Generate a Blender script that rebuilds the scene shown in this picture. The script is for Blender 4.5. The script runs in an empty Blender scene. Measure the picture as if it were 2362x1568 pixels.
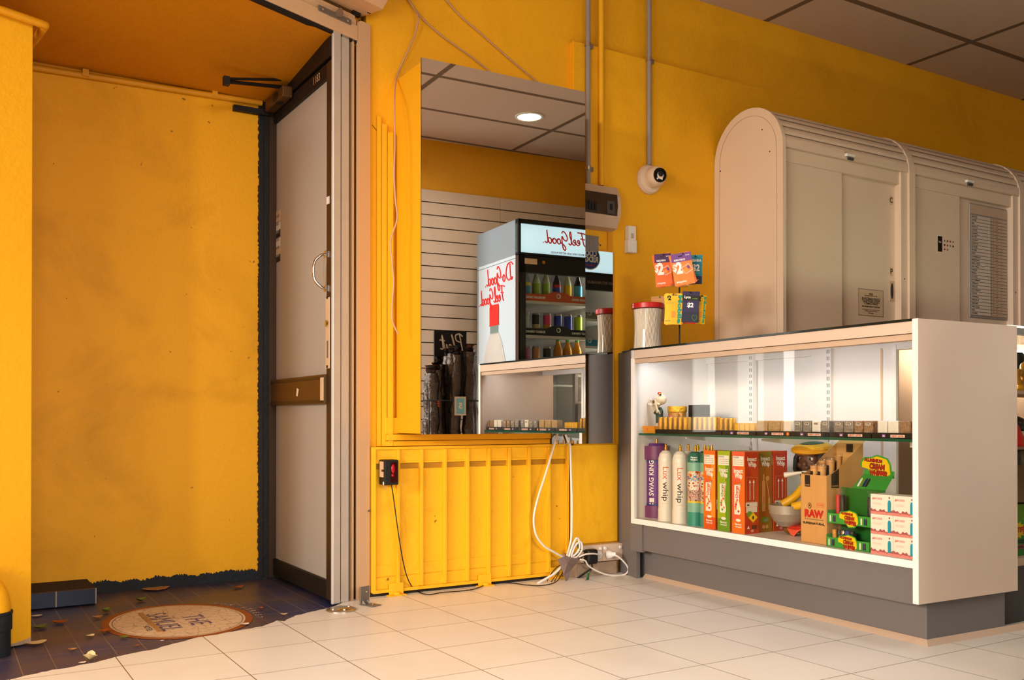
import bpy, bmesh, math, random
from mathutils import Vector, Matrix, Euler
random.seed(7)
C = bpy.context.scene.collection
PI = math.pi
# ------------------------------------------------------------------ survey of the photographed room
# camera stands at the origin, X runs along the long yellow wall, Y runs into it, Z is up (metres)
F, CX, CY, YAW, PITCH, H = 2181.6, 1181.0, 952.5, math.radians(31.457), math.radians(.3445), .744
FW = Vector((math.sin(YAW)*math.cos(PITCH), math.cos(YAW)*math.cos(PITCH), math.sin(PITCH)))
RT = Vector((math.cos(YAW), -math.sin(YAW), 0)); UP = RT.cross(FW)
def ray(x, y): return FW + RT*((x-CX)/F) - UP*((y-CY)/F)
def FL(x, y, z=0.0):
    d = ray(x, y); t = (z-H)/d.z; return Vector((d.x*t, d.y*t, z))
def PY(x, y, Y):
    d = ray(x, y); t = Y/d.y; return Vector((d.x*t, Y, H+d.z*t))
def PX(x, y, X):
    d = ray(x, y); t = X/d.x; return Vector((X, d.y*t, H+d.z*t))
def PL(x, y, p, ang):
    d = ray(x, y); a = math.radians(ang); n = (-math.sin(a), math.cos(a))
    t = (n[0]*p[0]+n[1]*p[1])/(n[0]*d.x+n[1]*d.y); return Vector((d.x*t, d.y*t, H+d.z*t))
# ------------------------------------------------------------------ materials
def s2l(c): return c/12.92 if c <= .04045 else ((c+.055)/1.055)**2.4
def col(h):
    h = h.lstrip('#'); return tuple(s2l(int(h[i:i+2], 16)/255) for i in (0, 2, 4)) + (1,)
MATS = {}
def mat(name, hexc, rough=.5, metal=0, var=.08, scale=6, bump=0, bscale=60, spec=.5, emit=0, emitc=None, alpha=1, trans=0, coat=0):
    if name in MATS: return MATS[name]
    m = bpy.data.materials.new(name); m.use_nodes = True; nt = m.node_tree; N = nt.nodes; L = nt.links
    b = N['Principled BSDF']; c = col(hexc)
    tc = N.new('ShaderNodeTexCoord'); no = N.new('ShaderNodeTexNoise'); no.inputs['Scale'].default_value = scale; no.inputs['Detail'].default_value = 4
    L.new(tc.outputs['Object'], no.inputs['Vector'])
    mx = N.new('ShaderNodeMix'); mx.data_type = 'RGBA'
    mx.inputs['A'].default_value = tuple(v*(1-var) for v in c[:3])+(1,); mx.inputs['B'].default_value = tuple(min(1, v*(1+var)) for v in c[:3])+(1,)
    L.new(no.outputs['Fac'], mx.inputs['Factor']); L.new(mx.outputs['Result'], b.inputs['Base Color'])
    b.inputs['Roughness'].default_value = rough; b.inputs['Metallic'].default_value = metal; b.inputs['Specular IOR Level'].default_value = spec
    b.inputs['Transmission Weight'].default_value = trans; b.inputs['Alpha'].default_value = alpha; b.inputs['Coat Weight'].default_value = coat
    if emit: b.inputs['Emission Color'].default_value = col(emitc or hexc); b.inputs['Emission Strength'].default_value = emit
    if bump:
        n2 = N.new('ShaderNodeTexNoise'); n2.inputs['Scale'].default_value = bscale; n2.inputs['Detail'].default_value = 5
        L.new(tc.outputs['Object'], n2.inputs['Vector']); bp = N.new('ShaderNodeBump'); bp.inputs['Strength'].default_value = bump; bp.inputs['Distance'].default_value = .01
        L.new(n2.outputs['Fac'], bp.inputs['Height']); L.new(bp.outputs['Normal'], b.inputs['Normal'])
    MATS[name] = m; return m
def glass(name, tint='#ffffff', refl=.5, rough=0.0, haze=0):
    m = bpy.data.materials.new(name); m.use_nodes = True; nt = m.node_tree; N = nt.nodes; L = nt.links
    N.remove(N['Principled BSDF']); out = N['Material Output']
    tr = N.new('ShaderNodeBsdfTransparent'); tr.inputs['Color'].default_value = col(tint)
    gl = N.new('ShaderNodeBsdfGlossy'); gl.inputs['Roughness'].default_value = rough
    ge = N.new('ShaderNodeNewGeometry'); dp = N.new('ShaderNodeVectorMath'); dp.operation = 'DOT_PRODUCT'; L.new(ge.outputs['Normal'], dp.inputs[0]); L.new(ge.outputs['Incoming'], dp.inputs[1])
    def mth(op, a, b):
        n = N.new('ShaderNodeMath'); n.operation = op
        for k, v in enumerate((a, b)):
            if v is None: continue
            if isinstance(v, (int, float)): n.inputs[k].default_value = v
            else: L.new(v, n.inputs[k])
        return n.outputs[0]
    sch = mth('ADD', mth('MULTIPLY', mth('POWER', mth('SUBTRACT', 1.0, mth('ABSOLUTE', dp.outputs['Value'], None)), 5.0), .96), .04)   # Schlick reflectance of a thin pane
    mu = N.new('ShaderNodeMath'); mu.operation = 'MULTIPLY'; mu.inputs[1].default_value = refl; L.new(sch, mu.inputs[0])
    mx = N.new('ShaderNodeMixShader'); L.new(mu.outputs[0], mx.inputs[0]); L.new(tr.outputs[0], mx.inputs[1]); L.new(gl.outputs[0], mx.inputs[2])
    if haze:
        df = N.new('ShaderNodeBsdfDiffuse'); df.inputs['Color'].default_value = col(tint)
        m2 = N.new('ShaderNodeMixShader'); m2.inputs[0].default_value = haze; L.new(mx.outputs[0], m2.inputs[1]); L.new(df.outputs[0], m2.inputs[2]); L.new(m2.outputs[0], out.inputs[0])
    else: L.new(mx.outputs[0], out.inputs[0])
    MATS[name] = m; return m
def tiles(name, base, mortar, bw, rh, off, ms, rough, vari=.03, rot=0, stagger=0, base2=None, bump=.15, spec=.5, dirt=None, dirtscale=2.5, dirtamt=.6, dlo=.45, dhi=.7):
    m = bpy.data.materials.new(name); m.use_nodes = True; nt = m.node_tree; N = nt.nodes; L = nt.links; b = N['Principled BSDF']
    tc = N.new('ShaderNodeTexCoord'); mp = N.new('ShaderNodeMapping'); mp.inputs['Location'].default_value = (off[0], off[1], 0); mp.inputs['Rotation'].default_value = (0, 0, rot)
    L.new(tc.outputs['Object'], mp.inputs['Vector']); br = N.new('ShaderNodeTexBrick'); br.offset = stagger; br.squash = 1
    br.inputs['Scale'].default_value = 1; br.inputs['Brick Width'].default_value = bw; br.inputs['Row Height'].default_value = rh
    br.inputs['Mortar Size'].default_value = ms; br.inputs['Mortar Smooth'].default_value = .1; br.inputs['Bias'].default_value = 0
    c = col(base); c2 = col(base2 or base)
    br.inputs['Color1'].default_value = tuple(v*(1-vari) for v in c[:3])+(1,); br.inputs['Color2'].default_value = tuple(min(1, v*(1+vari)) for v in c2[:3])+(1,); br.inputs['Mortar'].default_value = col(mortar)
    L.new(mp.outputs[0], br.inputs['Vector']); src = br.outputs['Color']
    if dirt:
        no = N.new('ShaderNodeTexNoise'); no.inputs['Scale'].default_value = dirtscale; no.inputs['Detail'].default_value = 6; L.new(tc.outputs['Object'], no.inputs['Vector'])
        rp = N.new('ShaderNodeMapRange'); rp.inputs['From Min'].default_value = dlo; rp.inputs['From Max'].default_value = dhi; rp.inputs['To Max'].default_value = dirtamt; L.new(no.outputs['Fac'], rp.inputs['Value'])
        mx = N.new('ShaderNodeMix'); mx.data_type = 'RGBA'; mx.inputs['B'].default_value = col(dirt); L.new(rp.outputs[0], mx.inputs['Factor']); L.new(src, mx.inputs['A']); src = mx.outputs['Result']
    L.new(src, b.inputs['Base Color']); b.inputs['Roughness'].default_value = rough; b.inputs['Specular IOR Level'].default_value = spec
    bp = N.new('ShaderNodeBump'); bp.inputs['Strength'].default_value = bump; bp.inputs['Distance'].default_value = .003; bp.invert = True
    L.new(br.outputs['Fac'], bp.inputs['Height']); L.new(bp.outputs['Normal'], b.inputs['Normal']); MATS[name] = m; return m
def wallpaint(name, hexc, dark, rough=.55, amt=.5, lo=.5, hi=.75, scale=1.6, speck=None):
    m = bpy.data.materials.new(name); m.use_nodes = True; nt = m.node_tree; N = nt.nodes; L = nt.links; b = N['Principled BSDF']
    tc = N.new('ShaderNodeTexCoord'); no = N.new('ShaderNodeTexNoise'); no.inputs['Scale'].default_value = scale; no.inputs['Detail'].default_value = 8; no.inputs['Roughness'].default_value = .62; no.inputs['Distortion'].default_value = .6
    L.new(tc.outputs['Object'], no.inputs['Vector']); rp = N.new('ShaderNodeMapRange'); rp.inputs['From Min'].default_value = lo; rp.inputs['From Max'].default_value = hi; rp.inputs['To Max'].default_value = amt
    L.new(no.outputs['Fac'], rp.inputs['Value']); mx = N.new('ShaderNodeMix'); mx.data_type = 'RGBA'; mx.inputs['A'].default_value = col(hexc); mx.inputs['B'].default_value = col(dark)
    L.new(rp.outputs[0], mx.inputs['Factor']); src = mx.outputs['Result']
    if speck:
        vo = N.new('ShaderNodeTexNoise'); vo.inputs['Scale'].default_value = 26; vo.inputs['Detail'].default_value = 3; L.new(tc.outputs['Object'], vo.inputs['Vector'])
        r2 = N.new('ShaderNodeMapRange'); r2.inputs['From Min'].default_value = .74; r2.inputs['From Max'].default_value = .78; L.new(vo.outputs['Fac'], r2.inputs['Value'])
        m2 = N.new('ShaderNodeMix'); m2.data_type = 'RGBA'; m2.inputs['B'].default_value = col(speck); L.new(r2.outputs[0], m2.inputs['Factor']); L.new(src, m2.inputs['A']); src = m2.outputs['Result']
    L.new(src, b.inputs['Base Color']); b.inputs['Roughness'].default_value = rough; b.inputs['Specular IOR Level'].default_value = .35
    n2 = N.new('ShaderNodeTexNoise'); n2.inputs['Scale'].default_value = 45; n2.inputs['Detail'].default_value = 5; L.new(tc.outputs['Object'], n2.inputs['Vector'])
    bp = N.new('ShaderNodeBump'); bp.inputs['Strength'].default_value = .18; bp.inputs['Distance'].default_value = .01; L.new(n2.outputs['Fac'], bp.inputs['Height']); L.new(bp.outputs['Normal'], b.inputs['Normal'])
    MATS[name] = m; return m
def mirror_mat():
    m = bpy.data.materials.new('mirror_silver'); m.use_nodes = True; nt = m.node_tree; N = nt.nodes
    b = N['Principled BSDF']; b.inputs['Base Color'].default_value = (.9, .9, .89, 1); b.inputs['Metallic'].default_value = 1; b.inputs['Roughness'].default_value = 0
    MATS['mirror'] = m; return m
def mosaic(name):
    m = bpy.data.materials.new(name); m.use_nodes = True; nt = m.node_tree; N = nt.nodes; L = nt.links; b = N['Principled BSDF']
    tc = N.new('ShaderNodeTexCoord'); vo = N.new('ShaderNodeTexVoronoi'); vo.feature = 'DISTANCE_TO_EDGE'; vo.inputs['Scale'].default_value = 24; vo.inputs['Randomness'].default_value = 1
    L.new(tc.outputs['Object'], vo.inputs['Vector']); r = N.new('ShaderNodeMapRange'); r.inputs['From Min'].default_value = .004; r.inputs['From Max'].default_value = .03; L.new(vo.outputs['Distance'], r.inputs['Value'])
    mx = N.new('ShaderNodeMix'); mx.data_type = 'RGBA'; mx.inputs['A'].default_value = col('#a08064'); mx.inputs['B'].default_value = col('#dfc3a0'); L.new(r.outputs[0], mx.inputs['Factor'])
    L.new(mx.outputs['Result'], b.inputs['Base Color']); b.inputs['Roughness'].default_value = .6; MATS[name] = m; return m
def photo_print(name, cols, scale=40):
    m = bpy.data.materials.new(name); m.use_nodes = True; nt = m.node_tree; N = nt.nodes; L = nt.links; b = N['Principled BSDF']
    tc = N.new('ShaderNodeTexCoord'); vo = N.new('ShaderNodeTexNoise'); vo.inputs['Scale'].default_value = scale; vo.inputs['Detail'].default_value = 3; L.new(tc.outputs['Object'], vo.inputs['Vector'])
    rp = N.new('ShaderNodeValToRGB'); rp.color_ramp.interpolation = 'LINEAR'; el = rp.color_ramp.elements
    n = len(cols)
    while len(el) < n: el.new(.5)
    for i, c in enumerate(cols): el[i].position = .3+.4*i/(n-1); el[i].color = col(c)
    L.new(vo.outputs['Fac'], rp.inputs[0]); L.new(rp.outputs[0], b.inputs['Base Color']); b.inputs['Roughness'].default_value = .35; MATS[name] = m; return m
# ------------------------------------------------------------------ mesh building
TXT = {}
def text_geo(s, bold=0, shear=0, space=1):
    k = (s, bold, shear, space)
    if k not in TXT:
        cu = bpy.data.curves.new('t', 'FONT'); cu.body = s; cu.size = 1; cu.align_x = 'CENTER'; cu.align_y = 'CENTER'; cu.offset = bold; cu.shear = shear; cu.space_character = space; cu.resolution_u = 3
        o = bpy.data.objects.new('t', cu); C.objects.link(o); dg = bpy.context.evaluated_depsgraph_get(); me = bpy.data.meshes.new_from_object(o.evaluated_get(dg))
        TXT[k] = ([tuple(v.co) for v in me.vertices], [tuple(p.vertices) for p in me.polygons])
        bpy.data.objects.remove(o); bpy.data.curves.remove(cu); bpy.data.meshes.remove(me)
    return TXT[k]
def fine_text(s, bold=0):                                  # lettering cut fine enough to wrap round a cylinder
    k = (s, bold, 'fine')
    if k not in TXT:
        v, f = text_geo(s, bold, 0, 1); b = bmesh.new(); vs = [b.verts.new(q) for q in v]
        for q in f:
            try: b.faces.new([vs[i] for i in q])
            except ValueError: pass
        bmesh.ops.triangulate(b, faces=b.faces[:])
        for _ in range(4):
            e = [e for e in b.edges if e.calc_length() > .13]
            if not e: break
            bmesh.ops.subdivide_edges(b, edges=e, cuts=1, use_grid_fill=False); bmesh.ops.triangulate(b, faces=[q for q in b.faces if len(q.verts) > 3])
        b.verts.index_update(); TXT[k] = ([tuple(q.co) for q in b.verts], [tuple(q.index for q in w.verts) for w in b.faces]); b.free()
    return TXT[k]
def T(x, y, z): return Matrix.Translation((x, y, z))
def RX(a): return Matrix.Rotation(math.radians(a), 4, 'X')
def RY(a): return Matrix.Rotation(math.radians(a), 4, 'Y')
def RZ(a): return Matrix.Rotation(math.radians(a), 4, 'Z')
class MB:
    def __init__(s): s.v = []; s.f = []; s.m = []; s.sm = []; s.mats = []
    def mi(s, m):
        if isinstance(m, str): m = MATS[m]
        if m not in s.mats: s.mats.append(m)
        return s.mats.index(m)
    def add(s, vs, fs, m, M=None, smooth=False):
        b = len(s.v); i = s.mi(m)
        s.v += [tuple(M @ Vector(v)) if M is not None else tuple(v) for v in vs]
        for f in fs: s.f.append(tuple(b+k for k in f)); s.m.append(i); s.sm.append(smooth)
        return s
    def box(s, x0, x1, y0, y1, z0, z1, m, M=None):
        vs = [(x, y, z) for z in (z0, z1) for y in (y0, y1) for x in (x0, x1)]
        return s.add(vs, [(0, 2, 3, 1), (4, 5, 7, 6), (0, 1, 5, 4), (2, 6, 7, 3), (0, 4, 6, 2), (1, 3, 7, 5)], m, M)
    def quad(s, pts, m, M=None): return s.add(pts, [tuple(range(len(pts)))], m, M)
    def prism(s, poly, z0, z1, m, M=None, smooth=False):
        n = len(poly); vs = [(p[0], p[1], z0) for p in poly]+[(p[0], p[1], z1) for p in poly]
        s.add(vs, [(i, (i+1) % n, n+(i+1) % n, n+i) for i in range(n)], m, M, smooth)
        return s.add(vs, [tuple(range(n-1, -1, -1)), tuple(range(n, 2*n))], m, M)
    def lathe(s, prof, n=24, m=None, M=None, smooth=True, sx=1, sy=1, caps=True):
        for a, b in zip(prof, prof[1:]):
            vs = []
            for r, z in (a[:2], b[:2]):
                vs += [(r*sx*math.cos(2*PI*k/n), r*sy*math.sin(2*PI*k/n), z) for k in range(n)]
            mm = b[2] if len(b) > 2 else m
            s.add(vs, [(k, (k+1) % n, n+(k+1) % n, n+k) for k in range(n)], mm, M, smooth)
        for (r, z), fl in ((prof[0][:2], True), (prof[-1][:2], False)):
            if r > 1e-6 and caps:
                vs = [(r*sx*math.cos(2*PI*k/n), r*sy*math.sin(2*PI*k/n), z) for k in range(n)]
                mm = (prof[1] if fl else prof[-1]); mm = mm[2] if len(mm) > 2 else m
                s.add(vs, [tuple(range(n-1, -1, -1)) if fl else tuple(range(n))], mm, M)
        return s
    def cyl(s, p, q, r, m, n=12, r2=None, smooth=True):
        p = Vector(p); q = Vector(q); d = q-p
        M = Matrix.Translation(p) @ d.to_track_quat('Z', 'Y').to_matrix().to_4x4()
        return s.lathe([(r, 0), (r if r2 is None else r2, d.length)], n, m, M, smooth)
    def ell(s, c, r, m, n=18, k=10, M=None):
        prof = [(math.sin(PI*i/k), -math.cos(PI*i/k)) for i in range(k+1)]
        A = T(*c) @ Matrix.Diagonal((r[0], r[1], r[2], 1))
        return s.lathe(prof, n, m, (M @ A) if M is not None else A)
    def tube(s, pts, r, m, n=8, smooth=True, rr=None):
        pts = [Vector(p) for p in pts]; rings = []; nrm = None
        for i, p in enumerate(pts):
            t = (pts[min(i+1, len(pts)-1)]-pts[max(i-1, 0)])
            t = t.normalized() if t.length > 1e-9 else Vector((0, 0, 1))
            if nrm is None: nrm = t.orthogonal().normalized()
            else:
                nrm = nrm-t*nrm.dot(t); nrm = nrm.normalized() if nrm.length > 1e-6 else t.orthogonal().normalized()
            bn = t.cross(nrm); R = rr[i] if rr else r
            rings.append([p+nrm*R*math.cos(2*PI*k/n)+bn*R*math.sin(2*PI*k/n) for k in range(n)])
        vs = [v for g in rings for v in g]; fs = []
        for i in range(len(rings)-1):
            fs += [(i*n+k, i*n+(k+1) % n, (i+1)*n+(k+1) % n, (i+1)*n+k) for k in range(n)]
        s.add(vs, fs, m, None, smooth); e = (len(rings)-1)*n
        return s.add(vs, [tuple(range(n-1, -1, -1)), tuple(e+k for k in range(n))], m)
    def text(s, st, M, size, m, bold=0, shear=0, sx=1, space=1, fit=None):
        v, f = text_geo(st, bold, shear, space)
        if fit:
            w = max(p[0] for p in v)-min(p[0] for p in v); sx = fit/(w*size)
        return s.add(v, f, m, M @ Matrix.Diagonal((size*sx, size, size, 1)))
    def build(s, name, parent=None, bevel=0, seg=2, sub=0, loc=None, kind=None, label=None):
        me = bpy.data.meshes.new(name); me.from_pydata(s.v, [], s.f)
        for m in s.mats: me.materials.append(m)
        me.polygons.foreach_set('material_index', s.m); me.polygons.foreach_set('use_smooth', s.sm); me.update()
        o = bpy.data.objects.new(name, me); C.objects.link(o)
        if parent is not None: o.parent = parent
        if loc is not None: o.location = loc
        if bevel:
            b = o.modifiers.new('b', 'BEVEL'); b.width = bevel; b.segments = seg; b.limit_method = 'ANGLE'; b.angle_limit = math.radians(50)
        if sub: u = o.modifiers.new('s', 'SUBSURF'); u.levels = sub; u.render_levels = sub
        if kind: o['kind'] = kind
        if label: o['label'] = label
        return o
def front(x, z, y=0): return T(x, y, z) @ RX(90)          # writing on a face that looks along -Y
def smooth_path(pts, k=6):
    P = [Vector(p) for p in pts]; out = []
    for i in range(len(P)-1):
        a, b, c, d = P[max(i-1, 0)], P[i], P[i+1], P[min(i+2, len(P)-1)]
        for j in range(k):
            t = j/k; out.append(.5*((2*b)+(c-a)*t+(2*a-5*b+4*c-d)*t*t+(3*b-a-3*c+d)*t**3))
    return out+[P[-1]]
def tag(o, label, cat, group=None, kind=None):
    o['label'] = label; o['category'] = cat
    if group: o['group'] = group
    if kind: o['kind'] = kind
    return o
def thing(name, label, cat, loc=(0, 0, 0), rz=0, group=None):
    o = bpy.data.objects.new(name, None); C.objects.link(o); o.location = loc; o.rotation_euler = (0, 0, math.radians(rz)); o.empty_display_size = .05
    return tag(o, label, cat, group)
def struct(name, mb, **k):
    o = mb.build(name, **k); o['kind'] = 'structure'; return o
def dup(root, label, loc=None, rz=None, group=None):
    r = root.copy(); C.objects.link(r)
    if loc is not None: r.location = loc
    if rz is not None: r.rotation_euler = (0, 0, math.radians(rz))
    r['label'] = label
    if group: r['group'] = group
    for ch in list(root.children):
        c = ch.copy(); C.objects.link(c); c.parent = r
        for g in list(ch.children):
            d = g.copy(); C.objects.link(d); d.parent = c
    return r
def ellpoly(rx, ry, n=48, a0=0, a1=2*PI): return [(rx*math.cos(a0+(a1-a0)*i/n), ry*math.sin(a0+(a1-a0)*i/n)) for i in range(n)]
# ------------------------------------------------------------------ palette
wallpaint('yellow_wall', '#f6b71f', '#c98a10', .5, .35, .52, .8, 2.2)
wallpaint('yellow_stained', '#f8b619', '#bd820c', .55, .4, .5, .72, 1.9, speck='#8a5c10')
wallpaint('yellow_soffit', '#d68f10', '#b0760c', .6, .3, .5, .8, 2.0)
wallpaint('yellow_panel', '#fabf27', '#c8860f', .42, .45, .55, .8, 5, speck='#a3690c')
mat('yellow_edge', '#e2a012', .5); mat('yellow_groove', '#bb8508', .6); mat('crack', '#7a4a08', .8)
tiles('white_tile', '#f0eae1', '#6b5647', .3, .3, (-1.088, -3.3436), .0015, .34, .015, spec=.35, dirt='#c9b39b', dirtscale=3, dirtamt=.22, dlo=.5, dhi=.8)
tiles('blue_tile', '#343a66', '#8a7464', .092, .26, (-.042, .05), .0016, .4, .10, spec=.5, dirt='#6a5444', dirtscale=3.2, dirtamt=.75, dlo=.36, dhi=.66)
tiles('blue_brick', '#111d40', '#9a8a78', .145, .1, (.02, .02), .003, .3, .1, bump=.3)
tiles('ceiling_tile', '#cdb3a0', '#7f6754', 1.235, .6175, (-3.897, 0), .02, .85, .01, spec=.1, bump=.1)
mat('cream', '#e6cdb4', .45, var=.03); mat('cream_dark', '#c9ae95', .5, var=.04); mat('cream_grey', '#d6c0ac', .45, var=.03); mat('white', '#efe9e2', .4, var=.02); mat('white_gloss', '#efe8df', .22, var=.02)
mat('grey_board', '#77706d', .55, var=.06, scale=3); mat('grey_dark', '#4c4745', .6, var=.06); mat('grey_mid', '#857f7b', .5)
mat('beige_steel', '#dcb791', .4, var=.03, scale=2); mat('alu', '#cfc6bd', .5, metal=.25, var=.08, scale=12); mat('alu_dull', '#b5a79b', .45, metal=.5, var=.1, scale=14)
mat('bronze', '#4a3522', .42, metal=.35, var=.15, scale=5); mat('bronze_dark', '#1b1513', .55, metal=.1, var=.25, scale=9, bump=.2); mat('bronze_mid', '#6a4a24', .42, metal=.35, var=.12)
mat('black', '#16140f', .5, var=.2); mat('black_gloss', '#0f0e0e', .18, var=.1); mat('black_matte', '#1d1917', .75, var=.15)
mat('steel', '#b9b2aa', .3, metal=.9, var=.12, scale=15, bump=.1); mat('chrome', '#d8d4ce', .12, metal=1, var=.04); mat('galv', '#8d857c', .5, metal=.6, var=.1)
mat('brass', '#d9a443', .28, metal=.9, var=.05); mat('gold', '#e2ad2c', .3, metal=.5, var=.15, scale=30); mat('gold_foil', '#e8b43a', .25, metal=.3, var=.25, scale=60, bump=.6, bscale=90)
mat('pvc_grey', '#9c918a', .45, var=.05); mat('white_cable', '#ece3d8', .4, var=.04); mat('cable_pink', '#cda58b', .5); mat('red', '#d22a22', .35, var=.06); mat('red_deep', '#b3221d', .4, var=.08)
mat('navy_band', '#1b2027', .7, var=.4, scale=14, bump=.3); mat('concrete', '#b59c84', .85, var=.2, scale=10, bump=.5, bscale=30); mat('dirt', '#33261b', .9, var=.4, scale=12, bump=.5)
mat('frosted', '#b9b0a6', .55, var=.03, scale=30, spec=.4); mat('paper', '#e8ddcf', .7, var=.03); mat('ink', '#2b2522', .7); mat('ink_soft', '#8b776a', .7); mat('paper_tan', '#d9bb98', .7); mat('strip', '#d9c7b6', .6)
mat('orange', '#ef7a2c', .4, var=.06); mat('orange_deep', '#e5602a', .4, var=.05); mat('orange_lite', '#f7a03a', .4, var=.06); mat('lime', '#a7c02b', .4, var=.06); mat('green_leafy', '#6fa032', .4, var=.08); mat('coral', '#f0664d', .4, var=.05)
mat('purple', '#6a2c8a', .35, var=.05, metal=.1); mat('purple_band', '#7a3a72', .35, var=.05); mat('indigo', '#2f2f86', .3); mat('teal', '#2f9a8c', .3, var=.04); mat('teal_pale', '#8cc0ae', .32); mat('teal_dark', '#1d7a6c', .3)
mat('pearl', '#f3ece2', .3, var=.02); mat('kraft', '#dda866', .6, var=.05, scale=20); mat('kraft_dark', '#c2894c', .65, var=.06); mat('green_card', '#4aa848', .4, var=.05); mat('green_card_dark', '#2c7a30', .45); mat('yellow_print', '#ffd21e', .4); mat('red_print', '#cf2b1e', .5); mat('pink_print', '#ef9a94', .5); mat('pink_dark', '#b9666b', .5); mat('cyan_print', '#2fa6c4', .35); mat('white_print', '#fbf5ec', .5, var=.01); mat('lilac', '#7b4d93', .4); mat('plum', '#4d2658', .4); mat('card_orange', '#f5732c', .38, var=.03); mat('card_orange2', '#fb8a3c', .38, var=.03); mat('card_teal', '#128ba0', .4); mat('card_navy', '#2a1f4a', .4); mat('card_night', '#171a33', .4); mat('card_yellow', '#fcc419', .38, var=.02); mat('teal_ink', '#1aa38b', .4); mat('blue_print', '#2452a8', .4)
mat('tag_blue', '#8fd3e6', .5); mat('skin', '#5d3a28', .45, var=.15, scale=30); mat('dread', '#1f1a19', .6, var=.2, bump=.6, bscale=120); mat('cap_yellow', '#e8a91b', .5, var=.1, bump=.3, bscale=80); mat('shirt_yellow', '#f0bb1f', .4); mat('stone_bowl', '#b3aaa0', .45, metal=.35, var=.12, scale=20); mat('bone', '#dccab0', .5, var=.12, scale=40); mat('shirt_green', '#2c4a3e', .55, var=.1); mat('ceramic_tan', '#c08a45', .4, var=.1, scale=30); mat('ceramic_orange', '#e79a22', .4, var=.15, scale=25); mat('hot_pink', '#ef5fb0', .5); mat('brown_foot', '#7a5230', .3, var=.25, scale=30)
mat('wood_leaf', '#b98a52', .7, var=.25, scale=40); mat('leaf_green', '#6d7a33', .6, var=.25, scale=40); mat('leaf_pale', '#e0c690', .7, var=.2, scale=40); mat('leaf_rust', '#a5581f', .7, var=.25, scale=40); mat('duct', '#86726a', .55, var=.12, scale=30, bump=.3); mat('plant', '#2f6a3c', .5)
mat('foil_black', '#4a403a', .18, metal=.5, var=.3, scale=30, bump=1.0, bscale=38, spec=.8); mat('fridge_grey', '#c4d2dc', .35, metal=.1, var=.03, scale=2); mat('fridge_in', '#8d8c8a', .5); mat('script_red', '#f0342c', .5); mat('bottle_print', '#bdb8b2', .4, var=.12, scale=5); mat('slat', '#e6d3be', .5, var=.03); mat('slat_gap', '#5a4a3e', .7)
mat('header_glow', '#c9e4ee', .4, emit=.75, emitc='#bfe0ec', var=.03); mat('led', '#fff7ea', .4, emit=40, emitc='#fff4e6'); mat('led_case', '#fff9f0', .4, emit=31, emitc='#dde8ff'); mat('lamp_glow', '#fff4e0', .4, emit=30, emitc='#ffedd2'); mat('red_glow', '#a00812', .2, emit=.25, emitc='#c00818', var=.2, scale=60); mat('red_dark', '#3c0a0c', .15, var=.3, scale=50)
mat('amber_glass', '#b88a1e', .08, var=.2, scale=20, coat=.6); mat('mesh_pack', '#c9a777', .35, var=.4, scale=90, bump=.8, bscale=160); mat('grey_pack', '#8f8880', .22, var=.5, scale=70, bump=.5, bscale=90); mat('white_pack', '#ece7df', .25, var=.06, scale=40, bump=.5, bscale=70); mat('brown_pack', '#9d7c5e', .3, var=.4, scale=80, bump=.7, bscale=120); mat('straw', '#f8eedd', .5, var=.08)
glass('clear_glass', '#f4f7f2', .8); glass('case_glass', '#fbfaf6', .6); glass('shelf_glass', '#e6f1e8', .8); glass('clear_plastic', '#fbf8f4', .8, .1, haze=.03); glass('smoke_plastic', '#a0826a', .9, .05); glass('fridge_glass', '#eef2f2', .5); glass('bottle_clear', '#dfe6e2', 1.0, .03, haze=.08)
mat('glass_edge', '#1d5a44', .15, var=.05); mat('glass_edge_dark', '#20251c', .2); mirror_mat(); mosaic('mosaic')
photo_print('collage', ['#2b1a12', '#d93a2a', '#e0a860', '#f2ead8', '#4a90c8', '#c02a2a'], 75); photo_print('crowd', ['#3a2a24', '#a06a50', '#e8d8c8', '#c04038', '#8fb0cf'], 130); photo_print('fruit_mix', ['#f58a2a', '#ffc83a', '#ee5a3a', '#f7e6c8'], 60); photo_print('box_blend', ['#7a8f22', '#b0691f', '#c0481f'], 14); photo_print('box_red', ['#b7291f', '#c8401f', '#a92626'], 12)
for n, a, b in (('can_silver', '#c9c9c8', .25), ('can_pink', '#e2427a', .3), ('can_blue', '#2546b0', .3), ('can_lime', '#b5cf2a', .3), ('can_gold', '#cdb67a', .3), ('can_rose', '#d86aa0', .3), ('can_peach', '#f0b98a', .3), ('can_black', '#1c1c18', .3), ('juice', '#e09a1a', .2), ('cola', '#1e1210', .12), ('lemonade', '#dfe7c0', .12), ('cap_lime', '#b6d43a', .4), ('cap_blue', '#2f74d0', .4), ('cap_green', '#4aa84a', .4), ('label_blue', '#2a9cc8', .4), ('label_lime', '#a4cc3c', .4), ('can_white', '#eeeae6', .3), ('can_orange', '#ee8a34', .3)):
    mat(n, a, b, var=.05)
# ------------------------------------------------------------------ camera
cam = bpy.data.cameras.new('camera'); co = bpy.data.objects.new('camera', cam); C.objects.link(co); bpy.context.scene.camera = co
cam.sensor_fit = 'HORIZONTAL'; cam.sensor_width = 36; cam.lens = 36*F/2362; cam.shift_y = (CY-784)/2362; cam.clip_start = .02
R3 = Matrix((RT, UP, -FW)).transposed(); co.matrix_world = Matrix.Translation((0, 0, H)) @ R3.to_4x4()
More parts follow.
